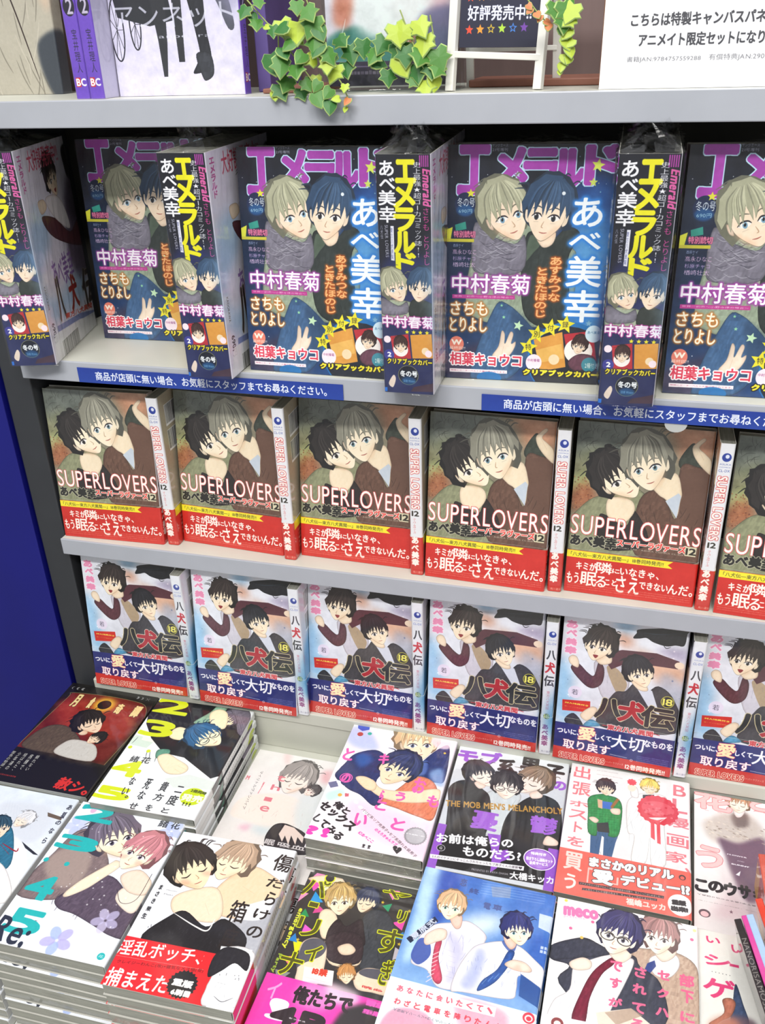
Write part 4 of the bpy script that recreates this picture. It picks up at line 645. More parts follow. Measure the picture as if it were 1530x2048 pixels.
def art_train():
    c=N(146,184,3.8,'3f6fc4','9cc4e8')
    p('bfe0f4',[-0.1,0.1,16.5,1.4,19.8,56.4,13.9,101.2,5.8,103.5,2.9,53.2],.9,1,3);p('2f4fae',[16.5,1.4,36.8,1.6,36.3,30.1,28,61.9,19.8,56.4],.9,1,4);p('e8f4fa',[47.4,48.6,67.5,37.6,89.7,36.6,85.2,48.3,70.5,62.8,52.3,60.3],.9,1,7);p('5a8ed8',[58.2,2.8,86,-3.6,88.6,18.1,64.4,22.2],.8,1,4);p('8f9cb8',[67,6,85.8,2.1,86.9,14.4,70.4,17.7],.7);p('2f5fb8',[113.5,48,133.1,50,132.5,91,131.1,109.4,109.7,108.8,109,86],.9,1,4);p('e4ecf6',[116.3,23.8,131.8,24.7,131,43,117.5,39.2],.8)
    wash(23,.06,10)
    for i in range(6): l('dfeaf6',[(57.9,1.4)[0],(57.9,1.4)[1]+i*3,(119.1,-3)[0],(119.1,-3)[1]+i*3],.3,.5,taper=0);r('dfe6f2',(122.5,58)[0]+i%3*3.4,(122.5,58)[1]+i//3*4,(122.5,58)[0]+i%3*3.4+2.6,(122.5,58)[1]+i//3*4+3,.8)
    p('e9e8f2',[12.9,101.5,14.4,78.7,23.8,63.1,40.1,55.9,54.6,50.5,72,59.8,72.4,72.3,61.6,111.2,57.6,121.5,41.2,122.8,29.3,110,15.8,107.9],1,1);p('3a52a4',[11.6,96.9,15,81,23.9,81,28.6,94.6,21.8,106.2,14.8,104.5],.9,1);p('9f9cc8',[35.5,65,53.9,77.5,57.1,110.2,48.2,117.3,48.4,91.3],.5,1,4);folds('7a7ab0',*(30.7,63.8,64.3,104.7),20,3,.4,.5)
    for i in range(6): l('6a5a9a',[(30.3,84.2)[0]+i,(31.3,83.9)[1]+i*5.4,(49.9,88.5)[0]+i,(49.4,86.2)[1]+i*5],.4,.6)
    p('d84a68',[30.4,80.4,35.3,77.8,36.3,94.8,44.2,113.9,41.6,120.4,34.7,114.3,31.2,96.3],1,1)
    for i in range(7): l('f4d8dc',[(30.2,96.5)[0]+i*.2,(29.6,94.3)[1]+i*4.5,(36.1,90)[0],(35.9,88.8)[1]+i*4.5],.7,.9,taper=0)
    p('ecebf4',[53.7,122.6,55.1,101.4,61.4,81.6,68,72.2,83.8,64,94.3,62.3,105.3,64.1,117.2,71.8,131.5,84.3,130.8,100.5,118.7,94.9,108.1,93.3,108.4,107,104.1,117.1,64,121.9],1,1);p('8f9cd0',[60.6,116.1,66.1,93.5,68.8,75.8,76.8,83.3,72.8,114.9],.6,1,3);folds('7f88b8',*(61.1,80.4,115.8,102.6),26,7,.5,.5)
    p('35509e',[87.9,62.9,97.2,72.6,100.8,69.1,100.2,59.4],.8,1);p('2c58a8',[94.9,72,99.9,70,100.8,75.2,96.2,90.8,88.6,105.8,76.4,117.2,78.3,106.4,89.1,91.7],1,1)
    for i in range(6): l('a8d0ec',[(74.4,107.6)[0]+i*4.5,(78.7,113.2)[1]-i*3.6,(77.4,102.1)[0]+i*4.6,(81.5,106.7)[1]-i*3.6],.9,.9)
    p('1f4a90',[109.7,90.5,130.8,100.5,131.5,119.1,111.3,111.7],.9)
    p('f6dccb',[19.3,82.3,20,74.5,28.9,65.6,36.9,65.9,37.8,74.6,30.4,80.4,22.9,85.7],1,1);p('f6dccb',[94.2,85.5,100.4,78.9,110.9,78.4,118,83.5,116.5,87.4,104.2,88.6],1,1);p('f2b8a4',[101,88.3,106.2,82.1,109.2,87.2],.6,1,1)
    p('f4cdbc',[36.8,51.6,46.8,46.1,48.6,58.7,43.6,61.4],1,1);p('f4cdbc',[88.4,53.9,98.4,54.8,101,64.1,96.6,69.1,90,62.3],1,1)
    H(35,39.3,35.6,53.9,'dcb48c',-.1,skin='fdf0d4',seed=111,eye='6a9a8a',mess=1.2);H(99.4,48.2,103,62.9,'28306e',.25,skin='fdf0d4',seed=112,eye='4a8a9a',mess=1.4)
    p('1c2644',[3.3,84.1,22.7,54.2,27.1,58.3,8.2,87.8]);TL('夏原式',7.8,82.5,23.6,57.9,6,'cfd6e8',.15)
    T('恋',37,4.2,43.5,13,'3f4f8a',b=.2);T('終',47.7,12.9,57,19,'3f4f8a',b=.2);T('電',64.3,25.7,70.8,32.6,'4a5a94',b=.2);T('車',73.1,25.2,81.5,31.6,'4a5a94',b=.2)
    yo=(5.8,124.3)[1]
    r('e2f2f2',0,yo,130,184);p('dc8fac',[60,yo+5,104,yo+6,104,yo+38,76,yo+38],.7,1,3);p('dc8fac',[10,yo+30,40,yo+26,60,yo+56,8,yo+56],.8,1,1);wash(25,.02)
    for i in range(9): l('a8bcc0',[2+i*13,yo+3,16+i*14,yo+14,9+i*13,yo+26],.3,.6)
    for i,ch in enumerate('あなたに会いたくて、'):
        x0,y0=11.7,133.5;x1,y1=90.2,132.1;t=i/9;p('fbf6f4',[x0+(x1-x0)*t-4.4,y0+(y1-y0)*t-4.4,x0+(x1-x0)*t+4.8,y0+(y1-y0)*t-4.4,x0+(x1-x0)*t+4.8,y0+(y1-y0)*t+4.6,x0+(x1-x0)*t-4.4,y0+(y1-y0)*t+4.6],.8);T(ch,x0+(x1-x0)*t-2.6,y0+(y1-y0)*t-2.6,x0+(x1-x0)*t+2.6,y0+(y1-y0)*t+2.8,'d85a72',b=.2)
    for i,ch in enumerate('わざと電車を降りたんだ'):
        x0,y0=12.6,145.6;x1,y1=100,144.1;t=i/10;T(ch,x0+(x1-x0)*t-2.6,y0+(y1-y0)*t-2.6,x0+(x1-x0)*t+2.6,y0+(y1-y0)*t+2.8,'d8485a',b=.25)
    e('d83a4c',122.7,129.4,5.2);e('f8e4e4',122.7,129.8,3.4);e('d83a4c',122.8,130,2.2)
    T('大型新人リーマン×むくみリーマン',11.1,154.8,64.8,152.2,'5a5a6a')
    c.o=130;r('9cc4e8',0,0,16,184)
    return c
def art_office():
    c=N(146,184,3.8,'f3eeee')
    wash(27,.02);p('c4a794',[70.5,45.7,83,36.2,113.8,34.1,129.3,50.8,128.5,103.4,113.8,110,85.5,112.4],1,1);p('f6f4f6',[85.9,47.6,93.4,39.5,108.7,35.4,112.5,46.5,103.9,60.6,91.4,61],1,1);p('3a4a8a',[84.8,50.9,91,46.2,92.4,51.9,86.4,62.3,81.4,62.2],1);folds('9a7a68',*(96.2,50.9,125.7,93.6),12,4,.4)
    p('3b3d4c',[-0.4,55.4,20.2,42,33.3,39.3,52.4,47.5,73.1,46.5,78.6,55.6,96.5,68.3,100.8,106.6,57.3,122.7,11,91.3,18,71.8,1.2,68.8],1,1);p('f5f3f6',[20.3,94.5,21.8,70.8,33.9,61.6,52.6,50.5,68.1,49.4,73.4,54,64.7,82.6,56.2,105.7,55.8,118.8,8.3,131.7,8,109.1],1,1);folds('b8b4c4',*(11.3,82.5,54.2,113),20,3,.5,.6);p('3b3d4c',[-0.4,55.4,20.2,42,32,39.6,51,46.3,52.6,50.5,33.6,58.6,17.2,64.5,1.2,68.8],1,1)
    p('7a1f38',[51.6,55.3,57.3,53,55.8,60.2,46.4,73.1,38.3,98.1,35.7,124.2,24.9,120.9,30.5,94.6,38.7,72.2],1,1)
    p('f6e4d4',[18.1,67.3,28.5,60,36.6,62.4,35.9,70,26,74.2,19.4,73],1,1);p('f6e4d4',[51.1,47.8,67.7,41.8,70.6,48.7,60.8,57.4],1,1);p('f6e4d4',[90.7,35.6,108.6,29.3,107.4,38.8,97.4,46],1,1)
    H(94.3,20.6,94.4,39,'a77c7a',-.2,skin='fbeee0',seed=122,mess=1.3,eye='6a5a60',lng=1.3);H(58.5,28.6,55.1,49.8,'3c3a68',-.25,skin='fbeee0',seed=121,gl=1,mess=1.2,eye='4a4a60',lng=1.1)
    p('e8d8c8',[44.3,110.3,72.9,98.5,90.2,109.5,47.9,125.3],1);p('a88c78',[51.5,108.3,72.9,98.5,82.8,102.6,61.8,117.2],.7)
    TL('meco',7.5,13.9,38.1,11.5,9,'f07ab0',1);TL('presents',7.8,20.6,26.8,18.8,3,'f0a0c4',.1)
    for q,cc in (((15.2,32.1),'e86a9a'),((34.4,20.1),'e86a9a'),((123.1,15.6),'e86a9a'),((7.9,2.2),'e8d860'),((26,39.6),'e8c060'),((125.5,5.1),'f4e0a0')): e(cc,*q,1.6)
    Q='ee6a90'
    for ch,q in (('部',(112.6,53.9,124.3,65.2)),('下',(114.1,69.3,123.7,80.7)),('に',(113.6,90.2,124.3,98.7)),('セ',(94.2,55.1,103.8,63.5)),('ク',(94.3,73.2,103,81.4)),('ハ',(93.5,91.6,103.3,98.4)),('さ',(74.6,56.7,83.9,66.7)),('れ',(73.7,73.8,84.5,82.9)),('て',(74,92,84.2,100.9)),('る',(73.7,107.7,83.6,115.6)),('で',(53.6,56.3,63.3,65.7)),('す',(54.1,73.3,63.5,82.9)),('が',(54.4,92.5,65,100.6))): T(ch,*q,Q,b=.6)
    p('fbfafa',[0.9,122.7,46.3,120.4,47.9,140.7,2.5,153]);e('8a3a3c',13.8,128.6,5.2);e('f8e8e4',13.9,129.2,3)
    c.o=130;r('ece8ea',0,0,16,184)
    return c
def art_bunny():
    c=N(146,184,3.8,'f0eeed','e9e4e4')
    wash(31,.03);p('c9bdb4',[9.3,46.9,30.3,26.5,43.7,25,54.2,20,68,35.1,70.8,58.4,23.4,71.4],.9,1,3);p('6f5468',[23.6,63.4,43.6,65.9,71.1,54.4,68,125.9,48.7,139.9,36.4,109.6,30.2,85.1],.95,1,2);p('c8a8b0',[30.3,81.2,35,110,48.6,141.6,67.5,133,64.5,160.6,14.9,166.2,28.8,136.7],.6,1,6)
    for i in range(60): g=random.Random(i);e(['8a7a70','e8dccc','b8a89a'][i%3],(24.1,38.7)[0]+g.uniform(-14,50),(24.1,38.7)[1]+g.uniform(0,22),g.uniform(.8,2.4),.8,20,.6)
    p('6a5a56',[39.3,24,54.2,20,54.8,38.7,41.6,42.2],.8,1,2);p('f4ecea',[41,17.2,53,13.9,49.5,25.5,43.5,28.2],1,1)
    H(46.1,7.1,45.6,21.3,'bf8d6e',.05,skin='f8eadc',seed=131,mess=1.5,closed=1)
    for ch,q in (('花',(1.5,-1,38.4,23.5)),('と',(59.4,-9.5,78.2,11.5)),('う',(3.2,78.8,26.8,106.1)),('さ',(86.7,54.3,106.6,79.5)),('ぎ',(121.8,-4.5,138.6,24.2))): T(ch,*q,'f4c4c4',b=1.1,o=('d8848a',.7))
    T('FLOWER',32.8,82.8,51.5,84,'f0e8f0',b=.2);T('AND',42,89.1,48.9,90.4,'e8dce8');T('BUNNY',36.6,94.7,53.4,96.1,'f0e8f0',b=.2);p('f4f0f4',[39.9,108.7,44.9,102.7,43.5,109.5])
    T('このウサギが甘すぎる',3.3,124,135.7,138.3,'262226',b=1.1) if 0 else [T(ch,*q,'262226',b=1.0) for ch,q in zip('このウサギ',((1.5,124.8,12.4,138.7),(14.2,123.4,27.3,135.8),(29.3,121.6,39.6,136.4),(42.2,121.1,52.6,136.3),(56.3,121.3,67.4,135.6)))]
    T('人見知りのウサギ男×年下男子',2.8,143.9,61.7,142.3,'3a3438',b=.1);T('「僕らの最大公約数」も収録',1.7,150.3,61.3,150,'3a3438',b=.1);e('6a5a60',9.6,164.8,5.5,4.8);e('f0c0c4',9.6,165.6,3.8,3.2);T('★',32.3,153.8,36.1,158.6,'7a5a68')
    c.o=130;r('ece8ea',0,0,16,184)
    return c
def art_game():
    c=N(146,184,3.8,'e9e8e2')
    wash(33,.03);Q='dc3f78'
    p('3f4f70',[31.9,50.4,37.1,68.9,40.8,87.9,26.5,91.8,28.6,71.2],1,1);p('6a5560',[14.6,95.1,30.5,81.7,48,86,45.8,119,13.7,127.8],.9,1,2);p('b8705a',[20.2,69.3,27.6,65.9,31,70.6,26.9,82.7,19.5,88.8,12.2,95.7,8.7,94.4,21,81.6],1,1);p('c88068',[8.7,94.4,30.4,84.4,39.3,114.6,7.9,129.4],.8,1,3)
    H(60.5,42.7,57,57.9,'4a4448',-.3,seed=141)
    T('い',8,6.4,19.8,12.8,Q,b=.35);T('い',29.9,10.1,42.3,17.7,Q,b=.35);T('シ',6.4,25.9,27.7,36.1,Q,b=.6);T('ー',27.8,30.8,35.2,33.3,Q,b=.3);T('ゲ',4.9,49.2,30.7,68.7,Q,b=.7);T('ム',51.3,36.6,69.3,54.7,Q,b=.7)
    for i in range(6): e('8a8a8a',(12.3,43.2)[0]+i*3,(12.3,43.2)[1],.5)
    c.o=130;r('e4e2e0',0,0,16,184)
    return c
def art_snow():
    c=N(277,184,3.2,'b9b4d0','c8c4dc')
    wash(35,.10,10);p('d8d4e8',[0,110,60,100,130,112,130,184,0,184],.8,1,6);wash(36,.07,7)
    for cx,cy,R_ in ((6,128,26),(25,124,21)):
        t=np.linspace(0,6.3,36); l('1c1c22',np.stack([cx+R_*.26*np.cos(t),cy+R_*np.sin(t)],1),1.2,1,0,0)
        for k in range(9): l('1c1c22',[cx,cy,cx+R_*.26*math.cos(k*.7),cy+R_*math.sin(k*.7)],.45,1,0,0)
    p('23252a',[4,96,60,96,64,122,40,126,8,118],1);p('2a2b30',[42,100,58,100,56,140,53,168,49,168,47,138],1);p('2a2b30',[64,96,74,96,72,156,66,156],1);p('23242a',[78,90,94,90,96,128,99,150,97,162,80,166,84,158,88,150,84,124],1,1);p('33353c',[84,150,98,150,100,166,92,172,88,168],1,1);p('3a3c46',[60,80,110,90,124,124,118,130,102,100,70,100],.9,1)
    p('8a88a8',[100,70,130,70,130,110,118,120],.6,1,5)
    T('アンネット',4,108,124,128,'d8d8ea',a=.75);T('sanpe ira',42,133,100,137,'d8d8e8',a=.8)
    c.o=130;r('6a48b8',0,0,17,184);wash(37,.03);e('201c2a',8.5,108,6,8);T('2',6,102,12,114,'b8b0c8',b=.3);T('宝井理人',6.5,126,12,162,'2a2440',v=1,b=.1);r('c02a2a',3,166,8,174);T('BC',3.5,167,13.5,173,'f0f0f0',b=.3)
    c.o=147;r('b9b4d0',0,0,130,184)
    return c
def art_sepia():
    c=N(147,200,3.2,'8a8578','a09a8c')
    wash(38,.12,16);p('b4ae9e',[40,60,90,70,128,90,128,198,50,198],.8,1,6);p('3a4048',[108,150,147,140,147,200,118,200],1,1,2);p('c8b09a',[95,20,130,60,128,120,112,90],.9,1,4);l('2a1c18',[60,40,84,110,104,186],1.6);folds('5a554a',20,30,120,180,26,3,.5,1.4);folds('d0c8b8',20,30,120,180,16,5,.4,1.4)
    return c
def art_display():
    c=N(120,150,3.4,'efe6ee','e0d4e4')
    p('3f7f74',[0,108,30,96,60,110,90,98,120,104,120,128,0,128],.9,1,2);p('e8b0b8',[60,60,110,64,110,100,70,100],.8,1,6);p('ffffff',[28,50,96,50,90,96,34,104],.9,1,5);p('d8785a',[10,70,26,66,22,96,8,94],.8,1,3);wash(40,.09,8);p('d06a50',[66,104,84,100,80,116,66,116],.8,1,2)
    r('4a4052',0,128,120,150);r('7a6a88',0,132,120,133);small(10,136,110,142,1,'b0a0b8',.7)
    p('6f6a92',[88,90,120,84,120,124,92,124],.9,1,3);folds('ffffff',10,10,110,110,18,3,.5,1.2)
    return c
def art_sign():
    c=N(310,16,5,'1f3a94','24429c')
    T('商品が店頭に無い場合、お気軽にスタッフまでお尋ねください。',22,3.4,292,12.8,'e6eaf6',b=.12)
    return c
def art_board():
    c=N(74,98,4,'18193a','14152e')
    cs=('d8452c','e8902c','c8a82c','a8cc3a','3a78c8','6a3a9a')
    for i in range(6):
        for y in (61,85):
            star(cs[i],9+i*10.2,y-(i*.3),4,0)
            if i in (2,4): star('18193a',9+i*10.2,y-i*.3,2.2,0)
    T('好評発売中!!',7,67,66,78,'d4d6e6',b=.35);T('コミックス',12,18,60,30,'d4d6e6',b=.3);T('第2巻',20,36,54,48,'e8c83a',b=.4)
    return c
def art_placard():
    c=N(160,112,4,'f1f1f4')
    T('サラバンドほか',4,34,74,44,'4a4a50',b=.5);r('9aa0b0',78,20,160,44);wash(44,.03,5);folds('5a6070',80,22,156,40,40,3,.6,1)
    T('こちらは特製キャンバスパネル付きの',21,59,150,68,'3c3c42',b=.35);T('アニメイト限定セットになります。',28,73,139,82,'3c3c42',b=.35)
    T('書籍JAN:9784757559288',20,89,76,93.5,'6a6a70',b=.1);T('有償特典JAN:2900013739778',82,88.5,150,93.5,'6a6a70',b=.1)
    return c

# ---------------------------------------------------------------- printed materials
def print_mat(name, c, crinkle=.5, rough=.45, weight=1., st=(1, 1, 1), scale=14, crough=.07):
    H_, W_ = c.a.shape[:2]; im = bpy.data.images.new(name, W_, H_); px = np.ones((H_, W_, 4), np.float32); px[..., :3] = c.a[::-1]
    im.pixels.foreach_set(px.ravel()); im.update(); im.pack()
    m = mat(name, 'cccccc', rough, scale=300); nt = m.node_tree; b = nt.nodes['Principled BSDF']; t = nt.nodes.new('ShaderNodeTexImage'); t.image = im; t.extension = 'EXTEND'
    # fine paper grain over the print
    n = nt.nodes['Noise Texture']; mx = nt.nodes.new('ShaderNodeMix'); mx.data_type = 'RGBA'; mx.blend_type = 'OVERLAY'; mx.inputs[0].default_value = .12
    nt.links.new(t.outputs[0], mx.inputs[6]); nt.links.new(n.outputs[0], mx.inputs[7]); nt.links.new(mx.outputs[2], b.inputs['Base Color'])
    if weight: coat_bump(m, scale, crinkle, st, rough=crough, weight=weight)
    return m
paper = mat('page_edges', '87877f', .6, noise=.22, scale=25, stretch=(1, 34, 1), bump=.2); coat_bump(paper, 30, .8, rough=.12, weight=.7)
flap = mat('cover_inside', 'bebcb4', .6, noise=.05)
MM = .001
def jacket(name, w, h, t, m, uw, z0=0, z1=None, off=0, th=.0005, parent=None, back=True):
    """dust jacket or band: a sheet folded round front, spine (at x = w) and back; printed outside"""
    z1 = h if z1 is None else z1; rc = min(.0022, t*.3)
    P = [(0, 0, 0), (w*.5, 0, w*.5), (w-rc, 0, w-rc)]
    for k in range(1, 4): a = math.pi/2*k/4; P.append((w-rc+rc*math.sin(a), rc-rc*math.cos(a), w-rc+rc*2*k/4*1.0))
    P += [(w, rc, w+rc), (w, t-rc, w+t-rc)]
    for k in range(1, 4): a = math.pi/2*k/4; P.append((w-rc+rc*math.cos(a), t-rc+rc*math.sin(a), w+t-rc+rc*2*k/4))
    P += [(w-rc, t, w+t+rc), (0, t, w+t+w)]
    q = np.array(P); g = np.gradient(q[:, :2], axis=0); g /= np.hypot(*g.T)[:, None]; nn = np.stack([g[:, 1], -g[:, 0]], 1)
    nn[0], nn[-1] = (0, -1), (0, 1)
    out, inn = q[:, :2]+nn*off, q[:, :2]-nn*(th-off*0)
    V = []; F = []; UV = []; MI = []; n = len(P)
    for r_ in (out, inn):
        for z in (z0, z1): V += [(x, y, z) for x, y in r_]
    for i in range(n-1):
        F.append([i, i+1, n+i+1, n+i]); u0, u1 = q[i, 2]*1000/uw, q[i+1, 2]*1000/uw; u0, u1 = min(u0, .999), min(u1, .999)
        UV += [(u0, z0/h), (u1, z0/h), (u1, z1/h), (u0, z1/h)]; MI.append(0)
        F.append([2*n+i+1, 2*n+i, 3*n+i, 3*n+i+1]); UV += [(0, 0)]*4; MI.append(1)
        F.append([n+i, n+i+1, 3*n+i+1, 3*n+i]); UV += [(u0, .998)]*4; MI.append(1)
        F.append([i+1, i, 2*n+i, 2*n+i+1]); UV += [(u0, .002)]*4; MI.append(1)
    for i in (0, n-1): F.append([i, n+i, 3*n+i, 2*n+i] if i == 0 else [n+i, i, 2*n+i, 3*n+i]); UV += [(0, 0)]*4; MI.append(1)
    return mesh(name, V, F, [m, flap], parent, UV, MI)
def book(name, w, h, t, m, uw, band=0, cat='book'):
    o = jacket(name, w, h, t, m, uw)
    V, F = [], []; box(V, F, .0008, .0007, .0012, w-.0022, t-.0007, h-.0012, b=0); mesh('page_block', V, F, paper, o)
    if band: jacket('paper_band', w, h, t, m, uw, z0=-.0002, z1=band, off=.0004, th=.0003, parent=o)
    o['category'] = cat
    return o
def MU(x, y, z, yaw, tilt): return Matrix.Translation((x, y, z)) @ Matrix.Rotation(R_(yaw), 4, 'Z') @ Matrix.Rotation(R_(-tilt), 4, 'X')
def MS(x, y, z, yaw, w, tilt=0):  # spine forward; x,y = front-left foot of the spine
    return Matrix.Translation((x, y, z)) @ Matrix.Rotation(R_(yaw), 4, 'Z') @ Matrix.Rotation(R_(-tilt), 4, 'X') @ Matrix.Translation((0, w, 0)) @ Matrix.Rotation(R_(-90), 4, 'Z')
def MF(x, y, z, r_, tilt=0): return Matrix.Translation((x, y, z)) @ Matrix.Rotation(R_(r_), 4, 'Z') @ Matrix.Rotation(R_(tilt-90), 4, 'X')
# ---------------------------------------------------------------- the fixture
grey = mat('grey_powder_coat', '333539', .45, noise=.06, bump=.05); white = mat('white_enamel', 'c8c8bd', .38, noise=.02, bump=.03); lip = mat('shelf_front_enamel', 'a9acb4', .35, noise=.03)
dark = mat('dark_back', '26241f', .7, noise=.2); blue = mat('blue_laminate', '070b72', .5, noise=.06, scale=12); brown = mat('brown_back', '6e5c5a', .6, noise=.2, scale=5, stretch=(6, 1, 1)); slot_m = mat('slot_black', '0c0c0c', .8)
case = empty('bookcase', (0, 0, -.5)); tag(case, 'grey steel bookcase with white shelves holding the upright comics and magazines', 'bookcase')
def part(name, a, m, b=.001, label=None):
    o = bx(name, (a[0], a[1], a[2]+.5, a[3], a[4], a[5]+.5), m, case, b)
    if label: o['label'] = label
    return o
def shelf(zt, th, yf=-.017, x0=.004, x1=1.15):
    s = part('shelf_board', (x0, yf+.0015, zt-th*.8, x1, .150, zt), white, .0008); f = bx('shelf_front', (x0, yf-.0015, zt-th+.5, x1, yf+.0016, zt+.0004+.5), lip, s, .001); return s
sh_top = shelf(.4815, .0235, -.017, -.3, 1.3); sh_mag = shelf(.2265, .0225); sh_sl = shelf(-.0005, .021)
lg = part('shelf_board', (.004, -.0175, -.2325, 1.15, .150, -.2145), white, .0012, 'deep white ledge under the lowest row'); bx('kick_panel', (.004, -.0150, .2205, 1.15, -.010, .2675), white, lg, .0005)
sp = part('side_panel', (-.0335, -.006, -.5, .002, .152, .4575), grey, .0015)
for k in range(26):
    z = -.19+k*.0118
    if z > -.03 and k % 1 == 0 and z < 0: pass
    V, F = [], []; box(V, F, .0016, .020, z+.5, .0026, .036, z+.5035, 0); s_ = mesh('slot', V, F, slot_m, sp)
part('back_panel', (-.03, .150, -.5, 1.15, .156, .4575), dark, 0)
part('back_panel', (-.3, .150, .4575, 1.3, .156, .75), brown, 0)
tag(bx('partition_panel', (-.60, -.010, -1.0, -.0375, .14, .4575), blue), 'royal blue end panel of the neighbouring fixture beside the grey upright', 'panel')
tag(bx('floor', (-2, -3, -1.02, 3, 1.5, -1.0), mat('floor_vinyl', '9a9890', .4, noise=.1)), None, None, kind='structure')
table = empty('display_table', (0, -.2, -1)); tag(table, 'white stepped display base under the flat stacks of comics', 'table')
for a in ((-.040, -.198, -1, 1.15, -.0062, -.280), (-.040, -.75, -1, .366, -.1985, -.380), (.3662, -.75, -1, 1.15, -.1985, -.280)): bx('step', (a[0], a[1]+.2, a[2]+1, a[3], a[4]+.2, a[5]+1), white, table, .001)
# ---------------------------------------------------------------- shelf notices
sg = print_mat('notice_print', art_sign(), 0, .4, .4)
def quadbox(name, x0, y, z0, w, h, t, m, parent=None, uv=(0, 0, 1, 1)):
    V, F = [], []; box(V, F, x0, y, z0, x0+w, y+t, z0+h); UV = []
    for f in F:
        for i in f: v = V[i]; UV.append((uv[0]+(uv[2]-uv[0])*(v[0]-x0)/w, uv[1]+(uv[3]-uv[1])*(v[2]-z0)/h))
    return mesh(name, V, F, m, parent, UV)
for x0, lb in ((.0760, 'blue shelf notice with white lettering under the leftmost magazines'), (.5150, 'blue shelf notice with white lettering under the magazines farther along')):
    tag(quadbox('shelf_notice', x0, -.0197, .2048, .300, .0165, .0006, sg), lb, 'sign', 'blue shelf notices')
# ---------------------------------------------------------------- upright rows
W, HH = .130, .184; HF = .181
m_sl = print_mat('autumn_print', art_autumn(), .35, scale=9, crough=.1); m_hk = print_mat('winter_print', art_winter(), .35, scale=9, crough=.1); m_em = print_mat('magazine_print', art_magazine(), .5, weight=.5)
OR = ('first', 'second', 'third', 'fourth', 'fifth', 'sixth')
UPS = {'SLa': (0.0064, -0.0095, 0, 2.4, 5.2), 'SLb': (0.1559, 0.01, 0, -3.5, 7.0), 'SLc': (0.3051, 0.009, 0, -1.3, 8.5), 'SLd': (0.4537, -0.0038, 0, -2.1, 9.1), 'SLe': (0.6039, -0.0005, 0, -1.8, 9.4), 'SLf': (0.7537, -0.009, 0, -3.1, 9.8), 'HKa': (0.014, -0.024, -0.214, 1.3, 7.4), 'HKb': (0.164, -0.0247, -0.214, -0.3, 7.4), 'HKc': (0.3082, -0.012, -0.214, -0.5, 7.4), 'HKd': (0.4568, -0.0171, -0.214, -1.1, 7.4), 'HKe': (0.6063, -0.0217, -0.214, -1.3, 7.4), 'HKf': (0.7554, -0.0141, -0.214, 0, 7.4), 'Mb': (0.0604, 0.066, 0.227, 1.4, 3), 'Mc': (0.2735, -0.008, 0.227, -1.4, 4.6), 'Md': (0.4736, 0.0047, 0.227, 2, 3.6), 'Me': (0.6792, -0.0005, 0.227, 1.5, 4.3), 'Sb': (0.2162, -0.0405, 0.227, 0.3, -1), 'Sc': (0.425, -0.046, 0.227, 0, -2), 'Sd': (0.6235, -0.04, 0.227, 1, -3)}
sl0 = book('comic_book', W, HH, .0150, m_sl, 277, band=.0485); hk0 = book('comic_book', W, HH, .0150, m_hk, 277, band=.0545)
slp = book('comic_book', W, HH, .0138, m_sl, 277, band=.0485); hkp = book('comic_book', W, HH, .0132, m_hk, 277, band=.0545)
def place(proto, used, M, label, group):
    if not used: proto.matrix_world = M; proto['label'] = label; proto['group'] = group; return proto
    return dup(proto, M, label, group)
for i, k in enumerate('abcdef'):
    place(sl0, i, MU(*UPS['SL'+k]), f'red-banded comic with two men in autumn coats, {OR[i]} face-out copy from the grey upright', 'red-banded comics facing out')
    place(hk0, i, MU(*UPS['HK'+k]), f'blue-banded comic with a crow and two dark-haired men, {OR[i]} face-out copy from the grey upright', 'blue-banded comics facing out')
for i, (x, y, yw) in enumerate(((.1405, -.002, 1.5), (.2889, -.004, .4), (.4376, -.0043, 1.), (.5872, -.0053, .8), (.7360, -.0079, .6))):
    place(slp, i, MS(x, y, .0002, yw, W), f'red-banded comic turned spine out, {OR[i]} spine from the grey upright', 'red-banded comics spine out')
for i, (x, y, yw) in enumerate(((.1475, -.0235, .2), (.2946, -.0205, 0), (.4402, -.0165, .5), (.5898, -.020, .5), (.7392, -.0216, .5))):
    place(hkp, i, MS(x, y, -.2138, yw, W), f'white-spined blue-banded comic turned spine out, {OR[i]} spine from the grey upright', 'blue-banded comics spine out')
tag(mesh('suction_tab', *(lambda V, F: (V, F))(*(lambda n: ([(.694+.010*math.cos(math.pi*k/n), -.0180, .2045-.0085*math.sin(math.pi*k/n)) for k in range(n+1)]+[(.694+.010*math.cos(math.pi*k/n), -.0188, .2045-.0085*math.sin(math.pi*k/n)) for k in range(n+1)], [list(range(n+1)), list(range(2*n+1, n, -1))]+[[k, n+1+k, n+2+k, k+1] for k in range(n)]))(12)), mat('clear_tab', 'b8bab8', .3)), 'small pale round tab hanging under the shelf above the red-banded comics', 'tab')
mg0 = book('magazine', .149, .212, .0480, m_em, 346, cat='magazine')
